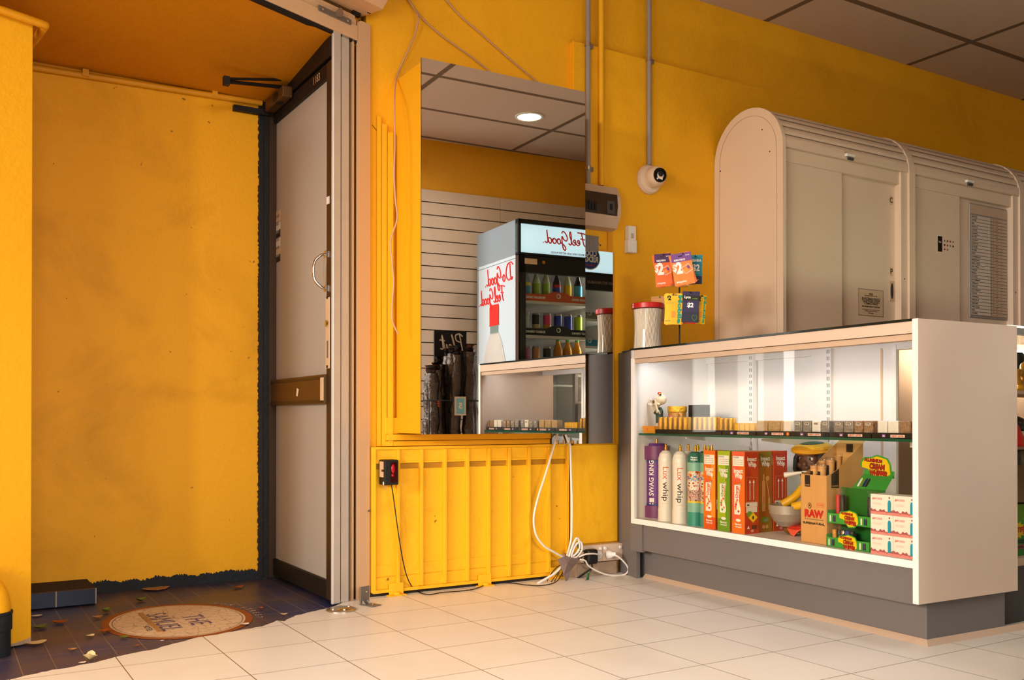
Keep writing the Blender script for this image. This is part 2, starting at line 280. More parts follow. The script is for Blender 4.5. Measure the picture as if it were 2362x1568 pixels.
# ------------------------------------------------------------------ setting
WY = 3.665; WB = 3.70; CEIL = 2.93
thr = [FL(*p) for p in ((23, 1566), (73, 1555), (121, 1545), (173, 1536), (219, 1527), (282, 1511), (345, 1499), (403, 1484), (449, 1471), (484, 1466), (547, 1454), (607, 1444), (640, 1431), (656, 1432), (682, 1419), (730, 1408), (768, 1399))]
rag = []
for a, b in zip(thr, thr[1:]):
    for k in range(4):
        p = a.lerp(b, k/4); rag.append((p.x+random.uniform(-.004, .004), p.y+random.uniform(-.005, .005)))
rag.append((thr[-1].x, thr[-1].y))
poly = [(-4, -4.5), (10, -4.5), (10, 3.72), (1.56, 3.72), (1.45, 3.66)]+rag[::-1]+[(-.4, 2.98), (-4, 1.6)]
m = MB(); m.prism(poly, -.02, 0, 'white_tile'); struct('floor', m)
m = MB(); m.box(-4, 1.7, 1.2, 4.6, -.03, -.006, 'blue_tile'); struct('floor_recess', m)
m = MB(); m.quad([(-4, 0, CEIL), (-4, 3.72, CEIL), (10, 3.72, CEIL), (10, 0, CEIL)], 'ceiling_tile'); m.quad([(-4, -4.5, CEIL), (-4, 0, CEIL), (10, 0, CEIL), (10, -4.5, CEIL)], 'ceiling_tile')
ce = struct('ceiling', m); yl = FL(1961, 0, CEIL).y
MATS['ceiling_tile'].node_tree.nodes['Mapping'].inputs['Location'].default_value[1] = -yl
m = MB(); m.box(1.545, 10, WB, 3.9, 0, CEIL, 'yellow_wall')
for pts in ([(858, 288), (868, 300), (884, 312), (896, 326), (899, 338)],):
    m.tube([PY(x, y, WB) for x, y in pts], .0016, 'crack', 5)
struct('wall_back', m)
m = MB(); x0 = PY(1323, 92, WY).x; m.box(x0, 10, WY, WB+.001, 0, 2.537, 'yellow_wall'); struct('wall_back_lining', m, bevel=.002)
# old window surround left of the mirror box
m = MB(); a = PY(868, 600, WB).x; b = PY(901, 600, WB).x; w = b-a; zb = .628
for f0, f1, d in ((0, .28, .012), (.3, .62, .02), (.65, 1.0, .03)): m.box(a+w*f0, a+w*f1, WB-d, WB, zb, 2.02-.10*f0, 'yellow_wall')
xe = PY(1270, 1010, WB-.03).x
for z0, z1, d in ((zb, zb+.022, .028), (zb+.024, zb+.05, .036), (zb+.052, zb+.12, .022)): m.box(a+w*.5, xe, WB-d, WB, z0, z1, 'yellow_wall')
struct('trim_1', m, bevel=.002)
# recess of the entrance
m = MB(); m.box(-3, 1.33, 4.40, 4.5, 0, 2.4, 'yellow_stained'); struct('wall_recess', m)
m = MB(); m.box(1.43, 1.53, 3.72, 4.5, 0, 2.5, 'yellow_wall'); struct('wall_recess_side', m)
m = MB(); m.box(-.12, .06, 3.60, 4.45, 0, 2.3, 'yellow_wall'); struct('wall_recess_end', m)
a22 = math.radians(22.1); D22 = Vector((math.cos(a22), math.sin(a22), 0)); N22 = Vector((math.sin(a22), -math.cos(a22), 0)); J = Vector((1.483, 3.655, 0))
M22 = T(*J) @ RZ(22.1)                                   # local x along the shop front, -y towards the shop
def cz(Y): return 2.232+(4.42-Y)*.075
q = [(-2.2, 4.42), (1.5, 4.42), (1.5, 3.68), (1.2, 3.56), (-2.2, 2.18)]
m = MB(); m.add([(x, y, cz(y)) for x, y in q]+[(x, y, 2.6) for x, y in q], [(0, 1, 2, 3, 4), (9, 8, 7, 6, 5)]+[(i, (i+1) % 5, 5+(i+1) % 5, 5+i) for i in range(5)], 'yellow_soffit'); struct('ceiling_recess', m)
m = MB(); P0 = Vector((.28, 3.519, 0)); Mp = T(*P0) @ RZ(22.1); m.box(-2.5, 0, 0, .28, 0, 2.075, 'yellow_wall', Mp)
m.add([(-.10, -.0012, 0), (-.002, -.0012, 0), (-.001, -.0012, .022), (-.012, -.0012, .016), (-.03, -.0012, .013), (-.06, -.0012, .009), (-.09, -.0012, .007)], [(0, 1, 2, 3, 4, 5, 6)], 'concrete', Mp); struct('wall_pier', m, bevel=.003)
# ragged dark paint along the foot of the recess wall, and the blue skirting blocks
m = MB(); xs = [-.2+1.52*k/420 for k in range(421)]; top = [.03+(.012 if x > .55 else 0)+.004*math.sin(x*23)+.003*math.sin(x*61)+random.uniform(-.005, .006) for x in xs]
vs = [(x, 4.396, -.006) for x in xs]+[(x, 4.396, t) for x, t in zip(xs, top)]; n = len(xs)
m.add(vs, [(i, i+1, n+i+1, n+i) for i in range(n-1)], 'navy_band'); struct('baseboard_recess', m)
c1, c2 = FL(70, 1410), FL(222, 1391)
m = MB(); m.box(-.2, c2.x, c2.y, 4.40, 0, .06, 'dirt'); m.box(-.2, c2.x+.002, c2.y-.012, c2.y, 0, .062, 'blue_brick'); struct('baseboard_step', m, bevel=.002)
m = MB(); e = FL(410, 1432); M = T(.78, 3.655, -.006)
def ring(rx, ry, sx, sy, z, mt):
    n = 64; o = ellpoly(rx, ry, n); i = ellpoly(sx, sy, n)
    m.add([(*p, z) for p in o]+[(*p, z) for p in i], [(k, (k+1) % n, n+(k+1) % n, n+k) for k in range(n)], mt, M)
mat('rust_ring', '#9a5420', .6, var=.15, scale=30); mat('sand', '#dcc09c', .6)
ring(.262, .325, .236, .297, .0012, 'rust_ring'); ring(.236, .297, .228, .289, .0014, 'sand'); ring(.228, .289, .224, .285, .0014, 'ink_soft')
m.prism(ellpoly(.224, .285, 64), 0, .0014, 'mosaic', M)
RB = RZ(-90)                                              # reading direction runs towards the shop
m.text('THE', M @ T(.055, -.03, .002) @ RB, .105, 'indigo', .004); m.text('SAMUEL', M @ T(-.055, .0, .0022) @ RB, .105, 'indigo', 0, fit=.33); m.text('HOTEL', M @ T(-.125, -.09, .002) @ RB, .03, 'ink')
m.box(-.108, -.092, -.19, .19, .0016, .006, 'wood_leaf', M)
for i, ch in enumerate('STREET'):
    t = math.radians(18-i*7.0); m.text(ch, M @ T(.285*math.cos(t), .35*math.sin(t), .001) @ RZ(math.degrees(t)-90), .034, 'sand', .002)
for i, ch in enumerate('FOX'):
    t = math.radians(46-i*7.0); m.text(ch, M @ T(.285*math.cos(t), .35*math.sin(t), .001) @ RZ(math.degrees(t)-90), .034, 'sand', .002)
tag(m.build('mosaic_emblem'), 'oval cream mosaic emblem with rust border set in the blue tiled doorway floor', 'floor emblem')
# far side of the shop (seen in the mirrors)
MP, MA = Vector((2.0, 3.42, 0)), math.radians(-1.1)
def MIR(x, y):
    n = Vector((-math.sin(MA), math.cos(MA), 0)); p = Vector((x, y, 0)); return p-n*(2*(p-MP).dot(n))
WA, WC = MIR(3.26, 6.66), MIR(4.72, 6.535); OWA = math.degrees(math.atan2(WC.y-WA.y, WC.x-WA.x)); MO = T(*WA) @ RZ(OWA)
m = MB(); m.box(-.9, 6, -.2, 0, 0, CEIL, 'yellow_wall', MO); struct('wall_front', m)
m = MB(); ztop = 2.537; k = 0; z = ztop
zz = [ztop-.1*i for i in range(26)]
m.box(-.9, 6, 0, .004, 0, ztop, 'slat_gap', MO)
for a, b in zip(zz, zz[1:]): m.box(-.9, .66, 0, .016, max(b+.006, 0), a-.002, 'slat', MO); m.box(.662, 6, 0, .016, max(b+.006, 0), a-.002, 'slat', MO)
struct('wall_front_slats', m)
m = MB(); m.box(9.9, 10, -4.5, 3.9, 0, CEIL, 'yellow_wall'); struct('wall_right', m)
# ------------------------------------------------------------------ entrance: shutter, rails, door
def along(x, y): p = PL(x, y, J, 22.1); return (p-J).dot(D22)
s768, s787, s805, s823, s850 = [along(x, 900) for x in (768, 787, 805, 823, 851)]
po = thing('aluminium_post', 'scuffed pale aluminium post standing beside the open glass door', 'post', J, 22.1)
m = MB(); m.box(s768, s787-.004, -.002, .012, 0, 2.33, 'alu'); m.build('post_face', po, .003)
m = MB(); m.box(s787-.004, s787+.002, .006, .02, 0, 2.33, 'alu_dull'); m.box(s787+.002, s805, 0, .02, 0, 2.33, 'alu'); m.build('post_channel', po, .002)
gu = thing('shutter_guide', 'dark slotted shutter guide with cream cover plate between post and yellow wall', 'shutter rail', J, 22.1)
m = MB(); w = s823-s805; m.box(s805, s823, .018, .05, 0, 2.36, 'black_matte'); m.box(s805+.42*w, s805+.62*w, .0, .02, 0, 2.36, 'beige_steel'); m.box(s805, s805+.12*w, .004, .02, 0, 2.36, 'bronze_mid'); m.build('guide_slot', gu)
m = MB(); r = .02; top = 2.392; pts = [(s823, 0), (s850, 0), (s850, top), (s823+r, top), (s823+.3*r, top-.3*r), (s823, top-r*1.4)]
m.prism(pts, 0, .012, 'beige_steel', RX(90) @ T(0, 0, -.006)); m.lathe([(.005, 0), (.005, .003)], 12, 'galv', T(s850-.008, -.007, .36) @ RX(90)); m.build('cover_plate', gu, .002)
sh = thing('roller_shutter', 'cream rolled shutter curtain across the doorway head with a lock bracket', 'roller shutter', J, 22.1)
L0 = -2.0
m = MB(); m.box(L0, s823-.002, -.006, .03, 2.303, 2.363, 'beige_steel'); m.build('bottom_bar', sh, .002)
m = MB(); m.box(L0, s823-.002, .0, .03, 2.294, 2.303, 'black_matte'); m.build('bottom_seal', sh)
m = MB()
for z0, z1, y in ((2.365, 2.392, .002), (2.394, 2.41, .008)): m.box(L0, s823-.003, y, .03, z0, z1, 'beige_steel')
m.box(L0, s823+.02, .012, .05, 2.41, 2.56, 'bronze_mid'); m.build('slat_curtain', sh, .002)
br = [along(x, 60) for x in (731, 806)]
m = MB(); m.box(br[0], br[1], -.012, -.006, 2.352, 2.374, 'galv'); c = (br[0]+br[1])/2
m.prism([(c-.002, 2.355), (c+.03, 2.36), (c+.038, 2.382), (c+.03, 2.398), (c+.02, 2.398), (c-.002, 2.374)], 0, .006, 'steel', RX(90) @ T(0, 0, .012))
for x in (br[0]+.02, br[1]-.02): m.ell((x, -.013, 2.363), (.005, .003, .005), 'chrome', 8, 5)
m.build('lock_bracket', sh, .001)
bx = thing('shutter_box', 'cream steel shutter housing under the ceiling at the doorway corner', 'shutter housing', J, 22.1)
m = MB(); prof = [(.05, 2.425), (-.10, 2.425), (-.17, 2.50), (-.17, 2.68), (-.10, 2.76), (.05, 2.76)]
sr = .055; m.add([(L0, y, z) for y, z in prof]+[(sr, y, z) for y, z in prof], [tuple(range(6))[::-1], tuple(range(6, 12))]+[(i, (i+1) % 6, 6+(i+1) % 6, 6+i) for i in range(6)], 'beige_steel'); m.build('housing', bx, .004)
m = MB()
for dx in (.012, .022): m.lathe([(.004, 0), (.004, .002)], 10, 'black', T(sr-.03+dx, -.03, 2.4235))
m.box(sr-.07, sr-.03, .0, .04, 2.408, 2.425, 'black'); m.ell((sr-.004, .03, 2.405), (.008, .008, .008), 'steel', 8, 6); m.build('end_bracket', bx)
# open door leaf, standing square to the wall
DX = 1.365; y0, y1 = 3.628, 4.40; zt = 2.195
dr = thing('door_1', 'bronze framed glass door folded open into the doorway recess', 'door', (DX, 0, 0)); dr['kind'] = 'structure'
m = MB(); T_ = .045; zg0, zg1 = PX(690, 1318, DX).z+.01, 2.135; zm0, zm1 = .806, .925; yg0, yg1 = PX(753, 700, DX).y, PX(628, 700, DX).y
m.box(0, T_, y0, yg0, .012, zt, 'bronze'); m.box(0, T_, yg1, y1-.0, .012, zt, 'bronze'); m.box(0, T_, yg0, yg1, zg1, zt, 'bronze_dark')
m.box(.0, T_, yg0, yg1, .012, zg0, 'bronze_dark'); df = m.build('door_frame', dr, .003)
m = MB(); m.box(-.012, .03, yg0-.002, yg1+.05, zm0, zm1, 'bronze_mid'); m.box(-.016, 0, yg0, yg1+.05, zm0+.004, zm0+.016, 'bronze'); m.box(-.016, 0, yg0, yg1+.05, zm1-.018, zm1-.008, 'bronze')
m.box(-.0165, -.012, yg0-.004, yg0+.03, zm0+.012, zm1-.012, 'paper_tan'); m.box(-.0165, -.012, yg1+.025, yg1+.05, zm0+.012, zm1-.012, 'paper_tan'); m.quad([(-.0125, 4.02, .845), (-.0125, 4.0, .84), (-.0125, 3.985, .872), (-.0125, 4.01, .878)], 'white'); m.build('mid_rail', dr, .002)
m = MB(); m.box(.014, .024, yg0-.004, yg1+.004, zg0-.004, zm0+.004, 'frosted'); m.build('lower_pane', dr)
m = MB(); m.box(.014, .024, yg0-.004, yg1+.004, zm1-.004, zg1+.004, 'frosted')
m.build('upper_pane', dr)
m = MB(); ys = PX(640, 440, DX).y; MS = T(.0135, ys, 0) @ RZ(-90)
for z0, z1, mt in ((1.66, 1.71, 'paper_tan'), (1.62, 1.655, 'paper'), (1.585, 1.618, 'bronze'), (1.54, 1.58, 'paper'), (1.505, 1.538, 'paper_tan'), (1.47, 1.503, 'bronze')):
    m.box(-.07, .0, -.0012, 0, z0+.01, z1+.01, mt, MS)
for i, t in enumerate(('GLASS', 'ABC', 'SAFETY', 'GLASS', '24 HR', 'ALARM')): m.text(t, MS @ front(-.035, 1.695-.037*i, -.0016), .02, 'ink' if i not in (2, 5) else 'paper', fit=.05)
m.build('window_stickers', dr)
m = MB(); yh = PX(752, 620, DX).y; hp = [(-.002, yh, 1.415), (-.02, yh, 1.41), (-.045, yh+.004, 1.385), (-.052, yh+.004, 1.345), (-.045, yh+.004, 1.305), (-.02, yh, 1.28), (-.002, yh, 1.275)]
m.tube(smooth_path(hp, 5), .0055, 'chrome', 10)
for z in (1.275, 1.415): m.box(-.006, 0, yh-.012, yh+.012, z-.014, z+.014, 'chrome')
m.build('pull_handle', dr, .001)
m = MB(); yl_ = y0+.03
m.box(-.004, 0, yl_-.022, yl_+.024, PX(757, 850, DX).z, PX(757, 686, DX).z, 'paper_tan'); m.lathe([(.014, 0), (.014, .006), (.008, .008)], 14, 'chrome', T(-.004, yl_, 1.13) @ RY(-90)); m.box(-.006, -.001, yl_-.012, yl_+.004, .99, 1.06, 'galv')
for z in (1.235, .955): m.lathe([(.006, 0), (.006, .003)], 10, 'ink', T(-.004, yl_, z) @ RY(-90))
m.build('lock_plate', dr, .002)
m = MB(); m.box(-.003, 0, yl_-.012, yl_+.016, 1.615, 1.645, 'white'); m.text('1183', T(-.001, 3.80, 2.165) @ RZ(-90) @ RX(90), .045, 'paper_tan', .003); m.build('door_stickers', dr)
m = MB()
for z in (2.0, 1.09, .24): m.cyl((-.008, y1+.018, z-.05), (-.008, y1+.018, z+.05), .008, 'steel', 8)
m.build('hinge', dr)
fr = thing('door_frame', 'black painted door frame head and jamb with a door closer arm', 'door frame', (DX, 0, 0)); fr['kind'] = 'structure'
m = MB(); m.box(-.006, .03, 3.628, 4.40, zt+.012, 2.288, 'bronze_dark'); m.build('frame_head', fr, .002)
m = MB(); xs = []; zz_ = 0
pts = []
while zz_ < 2.26: pts.append((-.068+random.uniform(-.004, .003), zz_)); zz_ += random.uniform(.004, .012)
poly2 = [(-.014, 0)]+[(-.014, 2.26)]+pts[::-1]
m.prism(poly2, 0, .008, 'bronze_dark', T(0, 4.40, 0) @ RX(90)); m.box(-.02, .05, 4.385, 4.44, 0, 2.29, 'bronze'); m.box(-.045, -.02, 4.388, 4.40, .0, 2.2, 'bronze_dark'); m.build('hinge_jamb', fr)
m = MB(); m.box(-.19, -.02, 4.37, 4.395, 2.165, 2.19, 'bronze_dark'); m.build('frame_return', fr)
m = MB(); m.box(-.05, -.002, 4.10, 4.36, 2.175, 2.225, 'bronze_mid'); m.ell((-.03, 4.2, 2.2), (.03, .06, .03), 'black', 10, 6)
e1 = PY(522, 188, 4.05); e2 = PY(630, 222, 4.2)
m.build('door_closer', fr, .006)
m = MB(); o = Vector((DX, 0, 0)); A_ = Vector((e1.x-DX, 4.05, e1.z)); B_ = Vector((-.03, 4.16, 2.235)); m.tube([B_, A_], .008, 'bronze_dark', 6); m.tube([A_+Vector((0, 0, .012)), Vector((-.03, 4.14, 2.262))], .006, 'bronze_dark', 6); m.box(A_.x-.012, A_.x+.012, A_.y-.014, A_.y+.014, A_.z-.016, A_.z+.02, 'bronze_dark'); m.build('closer_arm', fr)
# floor fixings
fp = thing('floor_plate', 'round worn steel floor plate with bolts at the foot of the aluminium post', 'floor plate', FL(787, 1407))
m = MB(); m.lathe([(.058, 0), (.058, .004), (.05, .008)], 32, 'steel'); m.build('disc', fp)
m = MB()
for x, y in ((-.038, -.012), (.0, -.035), (.036, .012)): m = MB(); m.lathe([(.007, .006), (.007, .012), (.004, .013)], 6, 'chrome', T(x, y, 0)); m.build('bolt', fp)
m = MB(); m.box(-.028, .02, -.034, -.022, .008, .014, 'brass', RZ(8)); m.build('worn_strip', fp)
lb = thing('angle_bracket', 'small galvanised angle bracket screwed to floor and shutter guide', 'bracket', FL(839, 1394), 22.1)
m = MB(); hgt = .072; m.box(-.02, .03, -.002, .004, 0, hgt, 'galv'); m.box(-.02, .03, -.07, .004, 0, .004, 'galv')
for x in (-.008, .018): m.add([(x-.004, 0, .004), (x+.004, 0, .004), (x, 0, .022), (x, -.022, .004)], [(0, 1, 2), (0, 2, 3), (1, 3, 2)], 'galv')
m.build('bracket_body', lb, .0015)
for c_, r_ in (((.012, -.004, .05), (.005, .003, .005)), ((.004, -.045, .006), (.006, .006, .003))): m = MB(); m.ell(c_, r_, 'chrome', 8, 5); m.build('screw', lb)
# pipe on pier top turning to the recess wall, and drain pipe
m = MB(); zp = 2.062; p0 = PL(-60, 0, P0-N22*-.0, 22.1); A = P0+N22*.02-D22*.6+Vector((0, 0, zp)); B = P0+N22*.02+D22*.004+Vector((0, 0, zp))
w0 = PY(82, 156, 4.385); w1 = PY(604, 238, 4.385); m.tube(smooth_path([A, A.lerp(B, .5), B, B+Vector((.02, .03, .004)), Vector((B.x+.02, B.y+.10, zp+.01)), Vector((w0.x-.06, 4.3, w0.z-.012)), w0, w0.lerp(w1, .5), w1], 6), .0135, 'yellow_edge', 10)
for t in (.2, .77):
    q = w0.lerp(w1, t); m.box(q.x-.012, q.x+.012, 4.37, 4.40, q.z-.006, q.z+.024, 'yellow_edge')
tag(m.build('conduit_pipe'), 'thin yellow painted conduit running under the recess ceiling', 'pipe')
dp = thing('drain_pipe', 'fat drain pipe elbow at the foot of the yellow pier, yellow above grey', 'pipe', PL(-16, 1490, P0+N22*.055, 22.1)); dp.location.z = -.006
m = MB(); rz = Vector((0, 0, .145)); bend = [Vector((0, 0, .13)), Vector((0, 0, .16)), Vector((-.012, .0, .20)), Vector((-.05, .01, .235)), Vector((-.12, -.0, .25))]
m.tube(smooth_path(bend, 5), .049, 'yellow_stained', 20); m.build('elbow', dp)
m = MB(); m.lathe([(.05, 0), (.05, .08), (.054, .082), (.054, .13), (.056, .132), (.056, .14)], 24, 'navy_band'); m.build('socket', dp)
# fallen leaves and scraps
def leaf(px, py, mt, s, rz, curl, label, kind='fallen_leaf', cat='leaf'):
    s *= .8; p = FL(px, py, -.006); m = MB(); n = 7; vs = []; fs = []
    for i in range(n+1):
        t = i/n; w = s*.42*math.sin(PI*min(1, t*.95+.04))**.8*random.uniform(.8, 1.1)
        z = .55*curl*s*(4*(t-.5)**2)+.002
        vs += [(s*(t-.5), -w, z+.35*w*curl*2), (s*(t-.5), 0, z), (s*(t-.5), w, z+.45*w*curl*2)]
    for i in range(n):
        for k in (0, 1): fs.append((i*3+k, i*3+k+1, i*3+k+4, i*3+k+3))
    m.add(vs, fs, mt, RZ(rz), True); o = m.build(kind); o.location = p+Vector((0, 0, .001)); return tag(o, label, cat, 'leaves and scraps on the doorway floor')
for a in ((325, 1387, 'leaf_green', .06, 20, .5, 'curled olive leaf lying behind the oval emblem near the recess wall'), (245, 1413, 'leaf_green', .055, 60, .6, 'curled dark green leaf beside the upper rim of the oval emblem'), (138, 1438, 'leaf_rust', .07, 10, .3, 'rust brown leaf on dark tiles beyond the pier'), (92, 1450, 'leaf_green', .07, 40, .3, 'flat green leaf against the foot of the pier'), (225, 1427, 'wood_leaf', .05, 5, .4, 'small tan leaf just short of the green curled leaf'), (242, 1459, 'leaf_rust', .06, -8, .35, 'long brown leaf touching the near end of the emblem'), (208, 1470, 'leaf_pale', .04, 30, .4, 'pale crumpled leaf on blue tiles before the emblem tip'), (286, 1472, 'leaf_green', .04, 0, .3, 'green leaf lying on the rust rim of the emblem'), (83, 1486, 'leaf_pale', .085, 12, .2, 'large dry cream leaf in front of the pier corner'), (167, 1501, 'wood_leaf', .035, -15, .4, 'tiny curled brown leaf in the middle of the blue tiles'), (208, 1524, 'leaf_pale', .06, 70, .9, 'upright dry yellow leaf at the edge of the white tiles'), (315, 1491, 'leaf_rust', .025, 0, .3, 'tiny orange leaf scrap between emblem and white tiles'), (550, 1357, 'leaf_rust', .06, 10, .3, 'brown leaf lying near the foot of the open door'), (601, 1405, 'leaf_rust', .03, 30, .4, 'orange leaf scrap near the lettering of the emblem'), (655, 1419, 'leaf_pale', .035, -20, .3, 'pale leaf scrap near the white tile edge by the door'), (360, 1360, 'wood_leaf', .15, 8, .1, 'wide flat tan cardboard scrap along the recess wall')):
    leaf(*a)
for px, py, s, rz, lb_ in ((565, 1441, .045, 25, 'cream paper scrap at the broken edge of white tiles'), (374, 1479, .018, 0, 'white paper crumb just below the emblem'), (85, 1422, .05, 10, 'white plastic scrap in the dark corner behind the pier'), (40, 1490, .045, 12, 'white stick scrap at the foot of the pier'), (190, 1530, .03, 20, 'white chip of paper beside the upright yellow leaf'), (300, 1360, .07, 5, 'white torn paper strip at the foot of the recess wall')):
    leaf(px, py, 'paper', s, rz, .12, lb_, 'paper_scrap', 'paper scrap')
# ------------------------------------------------------------------ mirror and the boxing behind it
ma = -1.1
def ML(x, y): return PL(x, y, MP, ma)
tl, tr, bl, brr = ML(972, 130.5), ML(1350, 213.5), ML(971.5, 999), ML(1349.5, 1000.5)
zt_, zb_ = (tl.z+tr.z)/2, (bl.z+brr.z)/2; mw = (tr-tl).length
mo = Vector((tl.x, tl.y, 0))
mir = thing('wall_mirror', 'tall frameless mirror clipped to a yellow boxed out column', 'mirror', mo, ma)
m = MB(); m.box(0, mw, 0, .005, zb_, zt_, 'black_matte'); m.quad([(0, -.0003, zb_), (mw, -.0003, zb_), (mw, -.0003, zt_), (0, -.0003, zt_)], 'mirror'); m.build('mirror_glass', mir)
for px in (1028, 1309):
    m = MB(); x = (PL(px, 150, MP, ma)-mo).length; m.box(x-.022, x+.022, -.006, .012, zt_-.014, zt_+.008, 'steel'); m.build('clip', mir, .002)
m = MB(); fx = PX(900, 600, tl.x).y
m.box(.004, mw-.004, .0055, .30, zb_+.002, zt_-.012, 'yellow_wall', T(*mo) @ RZ(ma)); struct('trim_2', m, bevel=.002)
m2 = thing('low_mirror', 'low mirror fixed flat on the wall, half hidden behind the tall mirror', 'mirror', (0, WY, 0))
xa, xb = PY(1271, 1010, WY).x, PY(1414, 900, WY).x; z0, z1 = PY(1414, 1022, WY).z, PY(1413, 583, WY).z
m = MB(); m.box(xa, xb, -.006, -.001, z0, z1, 'black_matte'); m.quad([(xa, -.0063, z0), (xb, -.0063, z0), (xb, -.0063, z1), (xa, -.0063, z1)], 'mirror'); m.build('mirror_glass', m2)
m = MB(); m.box(xb-.004, xb+.003, -.008, 0, z0, z1, 'yellow_edge'); m.build('edge_trim', m2)
# ribbed yellow panel under the mirrors
pn = thing('ribbed_panel', 'yellow painted ribbed metal panel under the mirrors on little feet', 'panel', (0, WB, 0))
PYp = WB-.035
def PP(x, y): return PY(x, y, PYp)
xL, xR = PP(861, 1200).x, PP(1312, 1100).x; zT, zB = PP(861, 1031).z, PP(861, 1368).z
m = MB(); m.box(xL, xR, -.022, 0, zB+.006, zT-.006, 'yellow_panel'); zc = PP(900, 1063).z
m.build('sheet', pn)
m = MB(); m.box(xL, xR, -.036, -.0, zT-.012, zT, 'yellow_panel'); m.box(xL, xR, -.036, 0, zB-.004, zB+.01, 'yellow_panel'); m.box(xL-.006, xL+.012, -.037, 0, zB, zT, 'yellow_panel'); m.box(xR-.012, xR, -.037, 0, zB, zT, 'yellow_panel')
m.box(xL, xR, -.028, -.02, zT-.064, zT-.012, 'yellow_panel'); m.box(xL, xR, -.031, -.02, zT-.07, zT-.061, 'yellow_panel'); m.box(xL, xR, -.0225, -.02, zT-.095, zT-.07, 'yellow_groove'); m.box(xL, xR, -.027, -.02, zB+.01, zB+.06, 'yellow_panel'); m.box(xL, xR, -.025, -.02, zB+.063, zB+.11, 'yellow_panel'); m.build('frame_rail', pn, .002)
for px in (918, 972, 1026, 1078, 1127, 1174, 1220, 1266):
    x = PP(px, 1200).x; m = MB(); m.box(x-.0075, x+.0075, -.042, -.02, zB+.012, zT-.012, 'yellow_panel'); m.build('rib', pn, .002)
for px in (913, 1117, 1281):
    x = PP(px, 1350).x; m = MB(); m.box(x-.033, x+.033, -.043, -.036, -.0, zB+.035, 'yellow_panel'); m.box(x-.045, x+.04, -.062, -.036, 0, .005, 'yellow_panel'); m.ell((x, -.05, .008), (.018, .01, .008), 'yellow_panel', 8, 5); m.build('foot', pn, .002)
m = MB(); m.box(xL-.03, 2.46, WB-.022, WB, 0, .045, 'dirt'); m.box(2.52, 2.83, WY-.02, WY+.02, 0, .11, 'concrete'); struct('baseboard_back', m)
m = MB(); xq = PY(1424, 1100, WY-.012).x; m.box(xR+.006, xq, WY-.012, WY, PY(1424, 1246, WY).z, PY(1400, 1024, WY).z-.003, 'yellow_panel'); struct('trim_3', m, bevel=.001)
m = MB(); m.box(PY(1400, 560, WY).x, PY(1409, 560, WY).x+.005, WY-.008, WY, PY(1410, 582, WY).z, PY(1410, 533, WY).z, 'yellow_edge'); m.box(PY(1352, 560, WY).x, PY(1409, 560, WY).x, WY-.006, WY, PY(1410, 583, WY).z-.0, PY(1410, 578, WY).z, 'yellow_edge'); struct('trim_4', m)
# alarm sensor
sn = thing('alarm_sensor', 'black sensor box with a red lens fixed on the ribbed panel', 'sensor', (0, PYp-.03, 0))
q0, q1 = PY(893, 1060, PYp-.035), PY(914, 1117, PYp-.035); xs0 = q0.x-.01
m = MB(); m.box(q0.x-.022, q1.x, -.03, .03, q1.z, q0.z, 'black'); m.build('housing', sn, .004)
m = MB(); m.box(q0.x+.004, q1.x-.008, -.034, -.029, q1.z+.012, q0.z-.01, 'red_dark'); zc = (q0.z+q1.z)/2; m.ell((q0.x+.014, -.033, zc+.015), (.009, .004, .02), 'red_glow', 10, 6); m.ell((q0.x+.012, -.033, zc-.012), (.007, .003, .006), 'red_glow', 10, 6); m.build('red_lens', sn, .002)
m = MB(); xx = q0.x-.0225; m.box(xx-.0006, xx, -.02, .02, zc-.02, zc+.045, 'paper_tan'); m.box(xx-.001, xx, -.02, -.0, zc+.003, zc+.012, 'bronze'); m.ell((xx, -.018, zc-.045), (.002, .006, .008), 'white', 8, 5); m.build('label_sticker', sn)
m = MB(); m.box(q0.x-.016, q0.x-.004, -.01, .01, q1.z-.02, q1.z, 'clear_plastic'); m.build('cable_clip', sn)
m = MB()
wp = [PY(x, y, PYp-.045) for x, y in ((903, 1118), (908, 1150), (914, 1195), (922, 1250), (932, 1305), (943, 1340))]+[FL(958, 1360, .008), FL(985, 1371, .004), FL(1020, 1366, .004), FL(1060, 1363, .004), FL(1095, 1358, .004), FL(1130, 1346, .005), FL(1175, 1344, .004), FL(1215, 1349, .004), FL(1250, 1350, .004), FL(1282, 1342, .012), PY(1298, 1320, 3.6), PY(1312, 1296, 3.6)]
m.tube(smooth_path(wp, 5), .0022, 'black', 6); tag(m.build('sensor_cable'), 'thin black wire dropping from the sensor and trailing along the floor tiles', 'cable')
